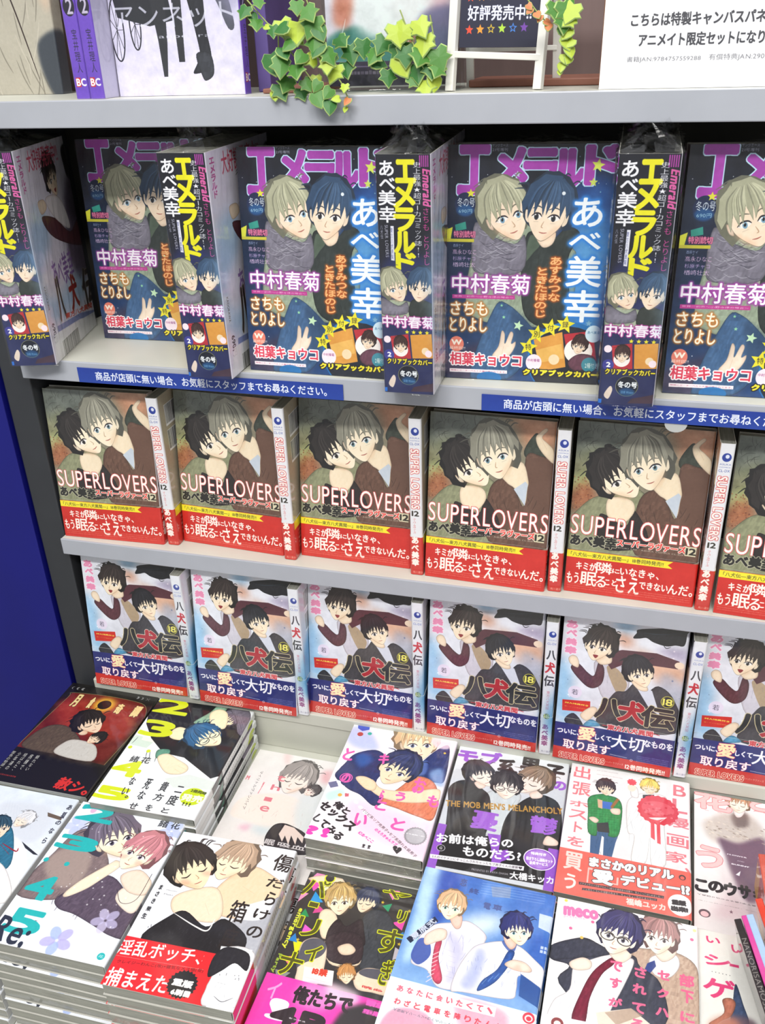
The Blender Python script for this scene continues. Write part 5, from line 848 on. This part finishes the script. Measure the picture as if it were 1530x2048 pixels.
# loose clear film
def outer_only(nt, src, dst):
    ge = nt.nodes.new('ShaderNodeNewGeometry'); m1 = nt.nodes.new('ShaderNodeMath'); m1.operation = 'SUBTRACT'; m1.inputs[0].default_value = 1; m2 = nt.nodes.new('ShaderNodeMath'); m2.operation = 'MULTIPLY'
    nt.links.new(ge.outputs['Backfacing'], m1.inputs[1]); nt.links.new(src, m2.inputs[0]); nt.links.new(m1.outputs[0], m2.inputs[1]); nt.links.new(m2.outputs[0], dst)
film = bpy.data.materials.new('clear_film'); film.use_nodes = True; nt = film.node_tree; nt.nodes.clear()
o_ = nt.nodes.new('ShaderNodeOutputMaterial'); mx = nt.nodes.new('ShaderNodeMixShader'); tr = nt.nodes.new('ShaderNodeBsdfTransparent'); gl = nt.nodes.new('ShaderNodeBsdfGlossy'); fr = nt.nodes.new('ShaderNodeFresnel'); bp = nt.nodes.new('ShaderNodeBump'); tc = nt.nodes.new('ShaderNodeTexCoord'); nz = nt.nodes.new('ShaderNodeTexNoise'); ma = nt.nodes.new('ShaderNodeMath')
tr.inputs[0].default_value = (.99, .99, .99, 1); gl.inputs['Roughness'].default_value = .12; fr.inputs[0].default_value = 1.5; nz.inputs['Scale'].default_value = 38; nz.inputs['Distortion'].default_value = 1.4; nz.inputs['Detail'].default_value = 3; bp.inputs['Strength'].default_value = .5; bp.inputs['Distance'].default_value = .002; ma.operation = 'MULTIPLY'; ma.inputs[1].default_value = .55; ma.use_clamp = True
for a, b in ((tc.outputs['Object'], nz.inputs['Vector']), (nz.outputs[0], bp.inputs['Height']), (bp.outputs[0], gl.inputs['Normal']), (bp.outputs[0], fr.inputs['Normal']), (fr.outputs[0], ma.inputs[0]), (ma.outputs[0], mx.inputs[0]), (tr.outputs[0], mx.inputs[1]), (gl.outputs[0], mx.inputs[2]), (mx.outputs[0], o_.inputs[0])): nt.links.new(a, b)
outer_only(nt, ma.outputs[0], mx.inputs[0])
def film_mesh(w, h, t, seed, top=.022, bot=.006, gap=.0012):
    """loose bag round a magazine: a wrinkled tube gathered into a tuft above and below"""
    g = random.Random(seed); n = 56; V = []; F = []; per = []
    for k in range(n):
        s = k/n*2*(w+t); 
        if s < w: per.append((s, 0, 0, -1))
        elif s < w+t: per.append((w, s-w, 1, 0))
        elif s < 2*w+t: per.append((2*w+t-s, t, 0, 1))
        else: per.append((0, 2*(w+t)-s, -1, 0))
    cx, cy = w/2, t/2; zs = [(-bot, .35), (-bot*.5, .7), (-.0008, .99)]+[(h*k/9, 1.) for k in range(0, 10)]+[(h+.0012, .97), (h+top*.25, .66), (h+top*.55, .40), (h+top*.8, .36), (h+top, .44)]
    for z, f in zs:
        for k, (x, y, nx, ny) in enumerate(per):
            side = f == 1.
            d = gap+(abs(g.gauss(0, .0009)) if side else 0); j = 0 if side else g.gauss(0, .0028)*(1.2-f)*2
            # tuft sits over the spine edge (x = w)
            fx = w-(w-x)*f if f < .9 else x; gx = (w*.74-x)*(1-f)+x; V.append((gx+nx*d+j*(.6+.8*(k % 2)), (y-cy)*(f if f < .9 else 1)+cy+ny*d+j, z+(0 if side or abs(z) < .002 or abs(z-h) < .002 else g.gauss(0, .0016)*(k % 2*2-.5))))
    m = len(zs)
    for r_ in range(m-1):
        for k in range(n): F.append([r_*n+k, r_*n+(k+1) % n, (r_+1)*n+(k+1) % n, (r_+1)*n+k])
    return V, F
V, F = film_mesh(.149, .212, .048, 5, .004, .001); fm_flat = mesh('film_wrap', V, F, film, mg0)
mags = [('b', 'winter-issue magazine facing out at the back of the shelf end, nearest the grey upright'), ('c', 'winter-issue magazine facing out between the two leftward spine-out copies'), ('d', 'winter-issue magazine facing out above the start of the second blue notice'), ('e', 'winter-issue magazine facing out, cut by the photo edge and farthest from the grey upright')]
for i, (k, lb) in enumerate(mags): place(mg0, i, MU(*UPS['M'+k]), lb, 'film-wrapped magazines facing out')
ms = []
for i, (k, M, lb, tp) in enumerate((('b', MS(.2190, -.0405, .2272, .3, .149, -1), 'thick magazine turned spine out with a tall film tuft, over the first blue notice', .019), ('c', MS(.4262, -.046, .2272, 0, .149, -2), 'thick magazine turned spine out with a film tuft, between the two notices', .018), ('d', MS(.6235, -.040, .2272, 1, .149, -3), 'thick magazine turned spine out, farthest spine from the grey upright', .012), ('a', MS(.0139, -.0439, .2272, 15, .149), 'thick magazine twisted to show its back cover beside the grey upright', .010))):
    o = jacket('magazine', .149, .212, .048, m_em, 346) if i == 0 else ms[0].copy()
    if i: sc.collection.objects.link(o); pb_ = ms[0].children[0].copy(); sc.collection.objects.link(pb_); pb_.parent = o
    else: V, F = [], []; box(V, F, .0008, .0007, .0012, .149-.0022, .048-.0007, .2108); mesh('page_block', V, F, paper, o)
    o['category'] = 'magazine'; o['group'] = 'film-wrapped magazines spine out'; o['label'] = lb; o.matrix_world = M; V, F = film_mesh(.149, .212, .048, 20+i, tp, .006 if i < 2 else .002); mesh('film_wrap', V, F, film, o); ms.append(o)
# ---------------------------------------------------------------- flat stacks
FLT = {'mel': (0.498, -0.1985, -0.226, 0.1), 'hako': (0.2379, -0.394, -0.2293, 2.0), 're': (0.1023, -0.3796, -0.2317, 1.2), 'y23': (0.111, -0.2061, -0.2217, 1.6), 'moon': (-0.028, -0.197, -0.228, 0.6), 'sex': (0.3653, -0.198, -0.2196, -0.1), 'bl': (0.6266, -0.203, -0.2189, -0.8), 'love': (0.4958, -0.3961, -0.2053, -1.8), 'meco': (0.6289, -0.3929, -0.2146, -0.9), 'mythe': (0.2445, -0.218, -0.268, 0), 'party': (0.3685, -0.383, -0.265, -0.8), 'usagi': (0.7599, -0.199, -0.2345, -1.5), 'last': (0.758, -0.388, -0.225, -1), 'ani': (-0.036, -0.378, -0.235, 0.9)}
defs = [('y23', art_yellow, 5, .0115, 'white and black comic with lime numerals and a lime sticker', .25),
 ('moon', art_moon, 4, .0125, 'black and red comic with an eclipse and gold lettering', .2), ('ani', art_wolf, 10, .0142, 'pale blue comic with a white-haired figure', .2),
 ('re', art_pastel, 10, .0146, 'white comic with turquoise numerals and pastel flowers', .12), ('hako', art_box, 10, .0148, 'white comic with brown vertical title and red band', .12),
 ('mythe', art_myth, 1, .0118, 'pale grey and pink comic lying low in the gap', .9), ('sex', art_pink, 4, .0149, 'white comic with pink handwriting and two men lying down', .5),
 ('party', art_party, 1, .0148, 'black and magenta comic with yellow-green outlined title', .35), ('mob', art_mob, 4, .0134, 'comic with three men in dark clothes and purple title', .7),
 ('bl', art_bouquet, 4, .0150, 'white comic with a green-shirted man, a bouquet and coral band', .4), ('love', art_train, 5, .0148, 'blue comic with two men in white shirts and ties', .4),
 ('meco', art_office, 4, .0160, 'white comic with two suited men and pink vertical title', .4), ('usagi', art_bunny, 3, .0150, 'white and mauve comic with puffy pink outlined title', .9), ('game', art_game, 4, .0136, 'pale comic with large magenta strokes beside the leaning booklets', .6)]
ORD = ('second', 'third', 'fourth', 'fifth', 'sixth', 'seventh', 'eighth', 'ninth', 'tenth')
BAND = {'hako': .0500, 'bl': .060, 'sex': 0, 'party': .047, 'mob': .050, 'love': .054}
for key, fn, n, t, lb, cr in defs:
    fk = {'mob': 'mel', 'game': 'last'}.get(key, key); x, y, z, r_ = FLT[fk]
    m = print_mat(key+'_print', fn(), cr, st=(2.2, 1, .7), scale=8, crough=.09); base = -.380 if (y < -.25 and x < .36) else -.280
    t = min(t, (z-base)/n) if key != 'mythe' else t; t = (z-base)/n
    bk = book('comic_book', W-.001, HF, t, m, 146, band=BAND.get(key, 0)); bk.matrix_world = MF(x, y, z, r_); bk['label'] = lb+(', top of its stack' if n > 1 else ''); grp = 'stacked copies of the '+lb.split(' with ')[0].split(' lying')[0]; bk['group'] = grp
    g = random.Random(hash(key) % 1000 if 0 else sum(map(ord, key)))
    for k in range(1, n): dup(bk, MF(x+g.uniform(-.0012, .0012), y+g.uniform(-.0016, .0014), z-k*t, r_+g.uniform(-.5, .5)), f'{ORD[k-1]} copy down under the '+' '.join(lb.split()[:9]), grp)
# ---------------------------------------------------------------- thin booklets leaning at the right
BK = [(.8230, -.408, .5, '2a2426', 'e8e4e0', 'black-spined thin booklet'), (.8290, -.404, .5, 'd4489a', '3f8fd8', 'magenta-spined thin booklet'), (.8345, -.403, .5, 'a8c4e4', '8fb0d8', 'pale blue thin booklet'), (.8385, -.386, .4, 'd8402c', '4a90d0', 'red-spined thin booklet with yellow lettering'), (.8170, -.337, .0, 'c8503c', '5a62a8', 'orange and blue thin booklet beside the frame edge')]
for i, (x, y, ln_, c1, c2, lb) in enumerate(BK):
    c = N(40, 184, 3, c2); c.o = 0; r(c1, 0, 0, 40, 105 if i != 2 else 184); r('e8b040' if i > 2 else c1, 8, 0, 40, 20)
    if i == 0: r('d8d4ce', 0, 95, 40, 184); T('NANORISAMOSSS', 1, 20, 5, 90, '8a8480', rot=1)
    if i == 3: T('しげえ', 1, 40, 5.5, 80, 'e8c020', v=1, b=.3)
    if i == 4: r('3a3a78', 10, 60, 40, 110); e('e8e8ee', 20, 70, 8, 5)
    if i == 1: small(1, 60, 5, 170, 1, 'f0c0dc', .8)
    m = print_mat('booklet_print', c, .3, scale=10); h = .182; w = .045; t = .0062
    V, F = [], []; box(V, F, 0, 0, 0, t, w, h, b=.0008); UV = [((V[q][0]/t*.15 if V[q][1] < w*.02 else .15+V[q][1]/w*.85), V[q][2]/h) for f in F for q in f]
    o = mesh('booklet', V, F, m, None, UV); pb = mesh('page_block', *(lambda a: (box(a[0], a[1], .0008, w-.0002, .0008, t-.0008, w+.0004, h-.0008), a)[1])(([], [])), paper, o)
    # lying on its long edge on the stacks, spine up, foot towards the viewer
    o.matrix_world = Matrix.Translation((x, y, -.2205+i*.0016+.045)) @ Matrix.Rotation(R_((12, 12, 12.5, 11, 2)[i]), 4, 'Z') @ Matrix.Rotation(R_(-14 if i < 4 else -4), 4, 'Y') @ Matrix.Rotation(R_(-90), 4, 'X')
    tag(o, lb+' standing on its long edge', 'booklet', 'leaning booklets')
# ---------------------------------------------------------------- top shelf
TZ = .4818
ms_ = print_mat('snow_print', art_snow(), .5, scale=9, crough=.1); sepia = print_mat('sepia_print', art_sepia(), .4); gold = mat('dummy', '999999')
s1 = book('comic_book', W, HH, .0150, ms_, 277); s1.matrix_world = MS(.1195, .001, TZ, 0, W); tag(s1, 'violet-spined comic, farther from the snow scene cover', None, 'violet-spined comics'); 
dup(s1, MS(.1358, -.001, TZ, -.5, W), 'violet-spined comic touching the snow scene cover', 'violet-spined comics')
dup(s1, MU(.1520, .026, TZ, 0, 2), 'lilac comic with a carriage in snow facing out on the top shelf', 'snow scene comics')
b0 = book('art_book', .130, .190, .018, sepia, 147); b0.matrix_world = MU(-.083, .098, TZ, -3, 3); tag(b0, 'beige and grey cloth-patterned book in the top shelf corner', 'book')
pur = mat('purple_cloth', '5a4a86', .6, noise=.2)
o = bx('box_file', (.283, .055, TZ, .296, .14, TZ+.19), pur); tag(o, 'dark purple upright file just past the snow scene cover', 'file')
disp = empty('display_stand', (.352, .03, TZ)); tag(disp, 'clear acrylic stand holding a pale illustrated panel behind the ivy', 'display stand')
clear = bpy.data.materials.new('clear_acrylic'); clear.use_nodes = True; nt = clear.node_tree; nt.nodes.clear(); o_ = nt.nodes.new('ShaderNodeOutputMaterial'); mx = nt.nodes.new('ShaderNodeMixShader'); tr = nt.nodes.new('ShaderNodeBsdfTransparent'); gl = nt.nodes.new('ShaderNodeBsdfGlossy'); fr = nt.nodes.new('ShaderNodeFresnel'); gl.inputs['Roughness'].default_value = .04; tr.inputs[0].default_value = (.93, .95, .95, 1)
for a, b in ((fr.outputs[0], mx.inputs[0]), (tr.outputs[0], mx.inputs[1]), (gl.outputs[0], mx.inputs[2]), (mx.outputs[0], o_.inputs[0])): nt.links.new(a, b)
outer_only(nt, fr.outputs[0], mx.inputs[0])
quadbox('illustrated_panel', .006, .012, .004, .118, .135, .003, print_mat('display_print', art_display(), .3), disp)
bx('front_pane', (0, 0, 0, .130, .0018, .145), clear, disp, 0); bx('front_pane', (0, .020, 0, .130, .0218, .145), clear, disp, 0).name = 'rear_pane'; bx('foot', (0, -.004, -.0002, .130, .03, .0018), clear, disp, .0005)
cardm = mat('brown_card', '8a5a4a', .6, noise=.15); o = bx('card_tray', (.298, .028, TZ, .352, .13, TZ+.004), cardm); tag(o, 'low reddish brown card lying on the top shelf under the ivy', 'card')
o = bx('card_tray', (.484, .06, TZ, .600, .13, TZ+.006), cardm); tag(o, 'low reddish brown card lying behind the little blackboard', 'card')
# little A-frame blackboard
wfr = mat('white_painted_wood', 'e2e0da', .5, noise=.05); af = empty('chalkboard_stand', (.478, .012, TZ)); tag(af, 'small white A-frame stand with a navy panel and coloured stars', 'sign')
def bar(name, P0, P1, wd_, th, m, parent):
    P0, P1 = Vector(P0), Vector(P1); d = (P1-P0); L = d.length; V, F = [], []; box(V, F, -wd_/2, -th/2, 0, wd_/2, th/2, L, b=.0006); o = mesh(name, V, F, m, parent); o.matrix_local = Matrix.Translation(P0) @ d.to_track_quat('Z', 'Y').to_matrix().to_4x4(); return o
bar('leg', (-.001, 0, 0), (.004, .016, .135), .0075, .006, wfr, af); bar('leg', (.0735, 0, 0), (.0795, .016, .135), .0075, .006, wfr, af)
bar('leg', (.006, .058, 0), (.008, .022, .135), .007, .005, wfr, af); bar('leg', (.083, .058, 0), (.082, .022, .135), .007, .005, wfr, af)
bar('rail', (.001, .0035, .028), (.075, .0035, .024), .0075, .005, wfr, af); bar('rail', (.006, .050, .030), (.083, .050, .030), .007, .004, wfr, af)
pn = quadbox('panel', 0, 0, 0, .066, .098, .002, print_mat('board_print', art_board(), .1, weight=.2), af); pn.matrix_local = Matrix.Translation((.0055, .0042, .033)) @ Matrix.Rotation(R_(1.2), 4, 'Y') @ Matrix.Rotation(R_(-7), 4, 'X')
# white placard with canvas panel behind
pl = empty('placard', (.602, .0, TZ)); tag(pl, 'white printed placard leaning on a brown-edged canvas panel', 'sign')
a_ = quadbox('sheet', 0, 0, 0, .160, .112, .0015, print_mat('placard_print', art_placard(), .35, weight=1), pl); a_.matrix_local = Matrix.Translation((0, 0, 0)) @ Matrix.Rotation(R_(-1), 4, 'Z') @ Matrix.Rotation(R_(-5), 4, 'X')
bx('canvas', (-.001, .012, 0, .17, .030, .13), mat('canvas_brown', '9a6a48', .7, noise=.15), pl, .001)
# ---------------------------------------------------------------- ivy
greens = [mat('ivy_green', '447a2a', .5, noise=.18, scale=120), mat('ivy_dark', '2f6a2a', .5, noise=.18, scale=120), mat('ivy_lime', 'a8bc3a', .5, noise=.15, scale=120), mat('ivy_orange', 'c8784a', .55, noise=.15, scale=120)]; rim = mat('ivy_rim', '9fb86e', .55); stemm = mat('ivy_stem', '9aa860', .6)
def leaf_mesh(m, lob=5):
    pts = {5: [(0, 0), (.30, -.16), (.52, .05), (.42, .30), (.62, .48), (.34, .60), (.22, .78), (0, 1.08)], 3: [(0, 0), (.30, -.14), (.50, .10), (.46, .42), (.26, .74), (0, 1.02)]}[lob]
    P = pts+[(-x, y) for x, y in pts[-2:0:-1]]; n = len(P); c = (0, .38); V = [(c[0], c[1], .05)]; 
    for s, z in ((.90, .02), (1, -.03), (1, -.07)): V += [(c[0]+(x-c[0])*s, c[1]+(y-c[1])*s, z-.10*abs(x)**1.5) for x, y in P]
    V.append((0, .38, -.02)); F = []; MI = []
    for k in range(n):
        j = (k+1) % n; F += [[0, 1+k, 1+j], [1+k, 1+n+k, 1+n+j, 1+j], [1+n+k, 1+2*n+k, 1+2*n+j, 1+n+j], [1+2*n+k, 3*n+1, 1+2*n+j]]; MI += [0, 1, 1, 0]
    me = bpy.data.meshes.new('leaf'); me.from_pydata(V, [], F); me.materials.append(m); me.materials.append(rim); me.polygons.foreach_set('material_index', MI); me.update(); return me
leaves = {(i, l_): leaf_mesh(greens[i], l_) for i in range(4) for l_ in (3, 5)}
def px(x, y, Y):  # helper used once to lay the stems: metres from a point measured on the shelf plane
    return None
def ivy(name, label, stems, sprigs):
    o = empty(name, stems[0][0]); tag(o, label, 'plant'); base = Vector(stems[0][0]); g = random.Random(len(sprigs))
    for P in stems:
        cu = bpy.data.curves.new('stem', 'CURVE'); cu.dimensions = '3D'; cu.bevel_depth = .0006; cu.bevel_resolution = 1; s = cu.splines.new('POLY'); s.points.add(len(P)-1)
        for k, q in enumerate(P): s.points[k].co = (*(Vector(q)-base), 1)
        t_ = bpy.data.objects.new('stem', cu); sc.collection.objects.link(t_); dg = bpy.context.evaluated_depsgraph_get(); me = bpy.data.meshes.new_from_object(t_.evaluated_get(dg)); bpy.data.objects.remove(t_)
        me.materials.clear(); me.materials.append(stemm); q = bpy.data.objects.new('stem', me); sc.collection.objects.link(q); q.parent = o
    for x, y, z, s, c, l_, a in sprigs:
        q = bpy.data.objects.new('leaf', leaves[(c, l_)]); sc.collection.objects.link(q); q.parent = o
        s *= .88; q.matrix_local = Matrix.Translation(Vector((x, y, z))-base) @ Matrix.Rotation(R_(g.uniform(-25, 25)+12), 4, 'Z') @ Matrix.Rotation(R_(62+g.uniform(-14, 14)), 4, 'X') @ Matrix.Rotation(R_(180+a), 4, 'Z') @ Matrix.Diagonal((s, s, s, 1))
IVY1 = ([[[0.3124,-0.024,0.5554],[0.3185,-0.024,0.5489],[0.3289,-0.024,0.5379],[0.3408,-0.024,0.5308],[0.3464,-0.024,0.5179],[0.3552,-0.024,0.5071],[0.3622,-0.024,0.4979],[0.3719,-0.024,0.4854]],[[0.3619,-0.021,0.5582],[0.3666,-0.021,0.5457],[0.3711,-0.021,0.5299],[0.373,-0.021,0.5155],[0.3809,-0.021,0.5048],[0.3897,-0.021,0.4923],[0.3948,-0.021,0.4815],[0.3933,-0.021,0.4714]],[[0.3332,-0.012,0.531],[0.3322,-0.012,0.5147],[0.3305,-0.012,0.4964]]],[(0.3229,-0.026,0.5557,0.011,0,5,10),(0.3127,-0.026,0.5507,0.014,1,5,-20),(0.316,-0.026,0.5451,0.01,1,3,30),(0.3204,-0.026,0.541,0.013,0,5,-10),(0.3271,-0.026,0.536,0.007,2,3,60),(0.3343,-0.026,0.5358,0.012,1,5,10),(0.348,-0.028,0.5358,0.015,1,3,-60),(0.338,-0.016,0.5396,0.02,2,5,20),(0.328,-0.02,0.515,0.023,1,3,20),(0.3406,-0.026,0.5197,0.015,1,3,15),(0.3402,-0.027,0.5116,0.019,0,5,-10),(0.3511,-0.026,0.5242,0.014,0,3,-40),(0.3604,-0.026,0.5151,0.015,0,3,-45),(0.3524,-0.027,0.5065,0.017,0,5,20),(0.3645,-0.026,0.5061,0.015,2,3,160),(0.3583,-0.026,0.4948,0.013,0,5,30),(0.3722,-0.026,0.4937,0.012,0,3,-30),(0.3689,-0.028,0.4848,0.017,0,3,25),(0.3824,-0.026,0.4878,0.013,0,3,-40),(0.3816,-0.028,0.4788,0.015,1,3,-10),(0.3896,-0.026,0.4802,0.009,2,3,-80),(0.395,-0.026,0.4908,0.009,2,5,0),(0.3977,-0.026,0.4801,0.009,3,3,-20),(0.3945,-0.026,0.4731,0.006,2,3,0),(0.3568,-0.026,0.5529,0.014,0,5,0),(0.3639,-0.026,0.5488,0.018,0,5,30),(0.3714,-0.025,0.5416,0.021,0,5,-20),(0.3732,-0.026,0.5345,0.016,1,3,20),(0.3705,-0.025,0.5283,0.018,0,5,0),(0.3752,-0.026,0.5227,0.017,1,3,-20),(0.3795,-0.026,0.517,0.016,0,5,20),(0.38,-0.026,0.5102,0.015,2,5,0),(0.3692,-0.023,0.5204,0.013,2,5,20),(0.3521,-0.014,0.5384,0.026,2,5,10),(0.3535,-0.014,0.5319,0.02,2,5,-30),(0.3863,-0.02,0.5054,0.018,2,5,-20),(0.3772,-0.019,0.5031,0.013,2,5,50),(0.3319,-0.018,0.4916,0.018,1,5,20),(0.3415,-0.016,0.4963,0.017,0,5,-30),(0.3285,-0.018,0.4866,0.012,2,3,10),(0.3507,-0.016,0.4878,0.014,1,5,20),(0.3668,-0.018,0.4976,0.012,2,3,0)])
IVY2 = ([[[0.4361,0.004,0.544],[0.4423,0.004,0.5292],[0.4506,0.004,0.5104],[0.4569,0.004,0.4951]],[[0.4615,0.004,0.5395],[0.4656,0.004,0.5174]]],[(0.4316,0.004,0.5332,0.021,2,5,10),(0.4411,0.004,0.5336,0.02,2,5,-20),(0.4509,0.004,0.5362,0.019,2,5,30),(0.4572,0.004,0.5251,0.02,2,5,0),(0.4302,0.008,0.5202,0.02,1,5,40),(0.421,0.01,0.5242,0.018,1,5,-30),(0.4407,0.004,0.5174,0.02,1,5,0),(0.4549,0.004,0.514,0.02,0,5,-30),(0.4665,0.004,0.5144,0.021,0,5,20),(0.4611,0.005,0.5044,0.017,1,5,0),(0.4331,0.004,0.5089,0.022,2,3,30),(0.4505,0.004,0.5028,0.018,1,5,10),(0.4699,0.004,0.5031,0.016,0,5,-30),(0.4571,0.003,0.4913,0.018,2,5,10),(0.4447,0.004,0.4953,0.016,0,5,40),(0.4655,0.004,0.4942,0.016,2,3,-10),(0.3897,0.01,0.5194,0.019,1,5,10),(0.3787,0.01,0.5255,0.016,1,5,50),(0.3721,0.01,0.5142,0.018,1,5,-30),(0.401,0.01,0.5229,0.017,1,5,0),(0.4096,0.009,0.5075,0.016,1,3,60),(0.4233,0.007,0.4995,0.016,1,5,0),(0.3844,0.01,0.5061,0.017,1,5,20),(0.4143,0.009,0.515,0.017,0,5,-20)])
IVY3 = ([[[0.5666,-0.014,0.5476],[0.5733,-0.014,0.5321],[0.5763,-0.014,0.5147],[0.5733,-0.014,0.5007],[0.5717,-0.014,0.4942]],[[0.542,-0.012,0.5486],[0.5514,-0.012,0.538],[0.5609,-0.012,0.529]]],[(0.5651,-0.016,0.5442,0.017,0,5,0),(0.5719,-0.016,0.5446,0.02,0,5,20),(0.5796,-0.016,0.5427,0.018,2,5,-20),(0.5732,-0.016,0.5362,0.017,0,5,-10),(0.5795,-0.016,0.5336,0.013,2,5,-50),(0.5721,-0.016,0.5287,0.013,0,3,20),(0.5777,-0.016,0.5258,0.012,2,3,-30),(0.5742,-0.016,0.52,0.013,2,3,10),(0.5804,-0.016,0.5188,0.011,2,3,-40),(0.5777,-0.016,0.514,0.012,2,3,0),(0.5741,-0.016,0.5085,0.011,2,3,20),(0.5789,-0.016,0.507,0.009,2,3,-30),(0.573,-0.016,0.5022,0.009,2,3,0),(0.5717,-0.016,0.4972,0.006,2,3,10),(0.5436,-0.014,0.544,0.007,3,3,40),(0.5469,-0.014,0.5412,0.007,3,3,-40),(0.5505,-0.014,0.5383,0.008,3,3,30),(0.5545,-0.014,0.5361,0.007,3,3,-20),(0.5578,-0.014,0.5326,0.008,3,3,40),(0.561,-0.014,0.5297,0.008,3,3,0)])
ivy('trailing_ivy', 'trailing green ivy with pale leaf rims spilling over the shelf before the acrylic stand', *IVY1)
ivy('trailing_ivy', 'yellow-green and dark ivy sprig at the far edge of the acrylic stand', *IVY2)
ivy('trailing_ivy', 'small lime ivy strand with an orange tendril hanging beside the blackboard', *IVY3)
bpy.data.objects.remove(_to); bpy.data.curves.remove(_tc)
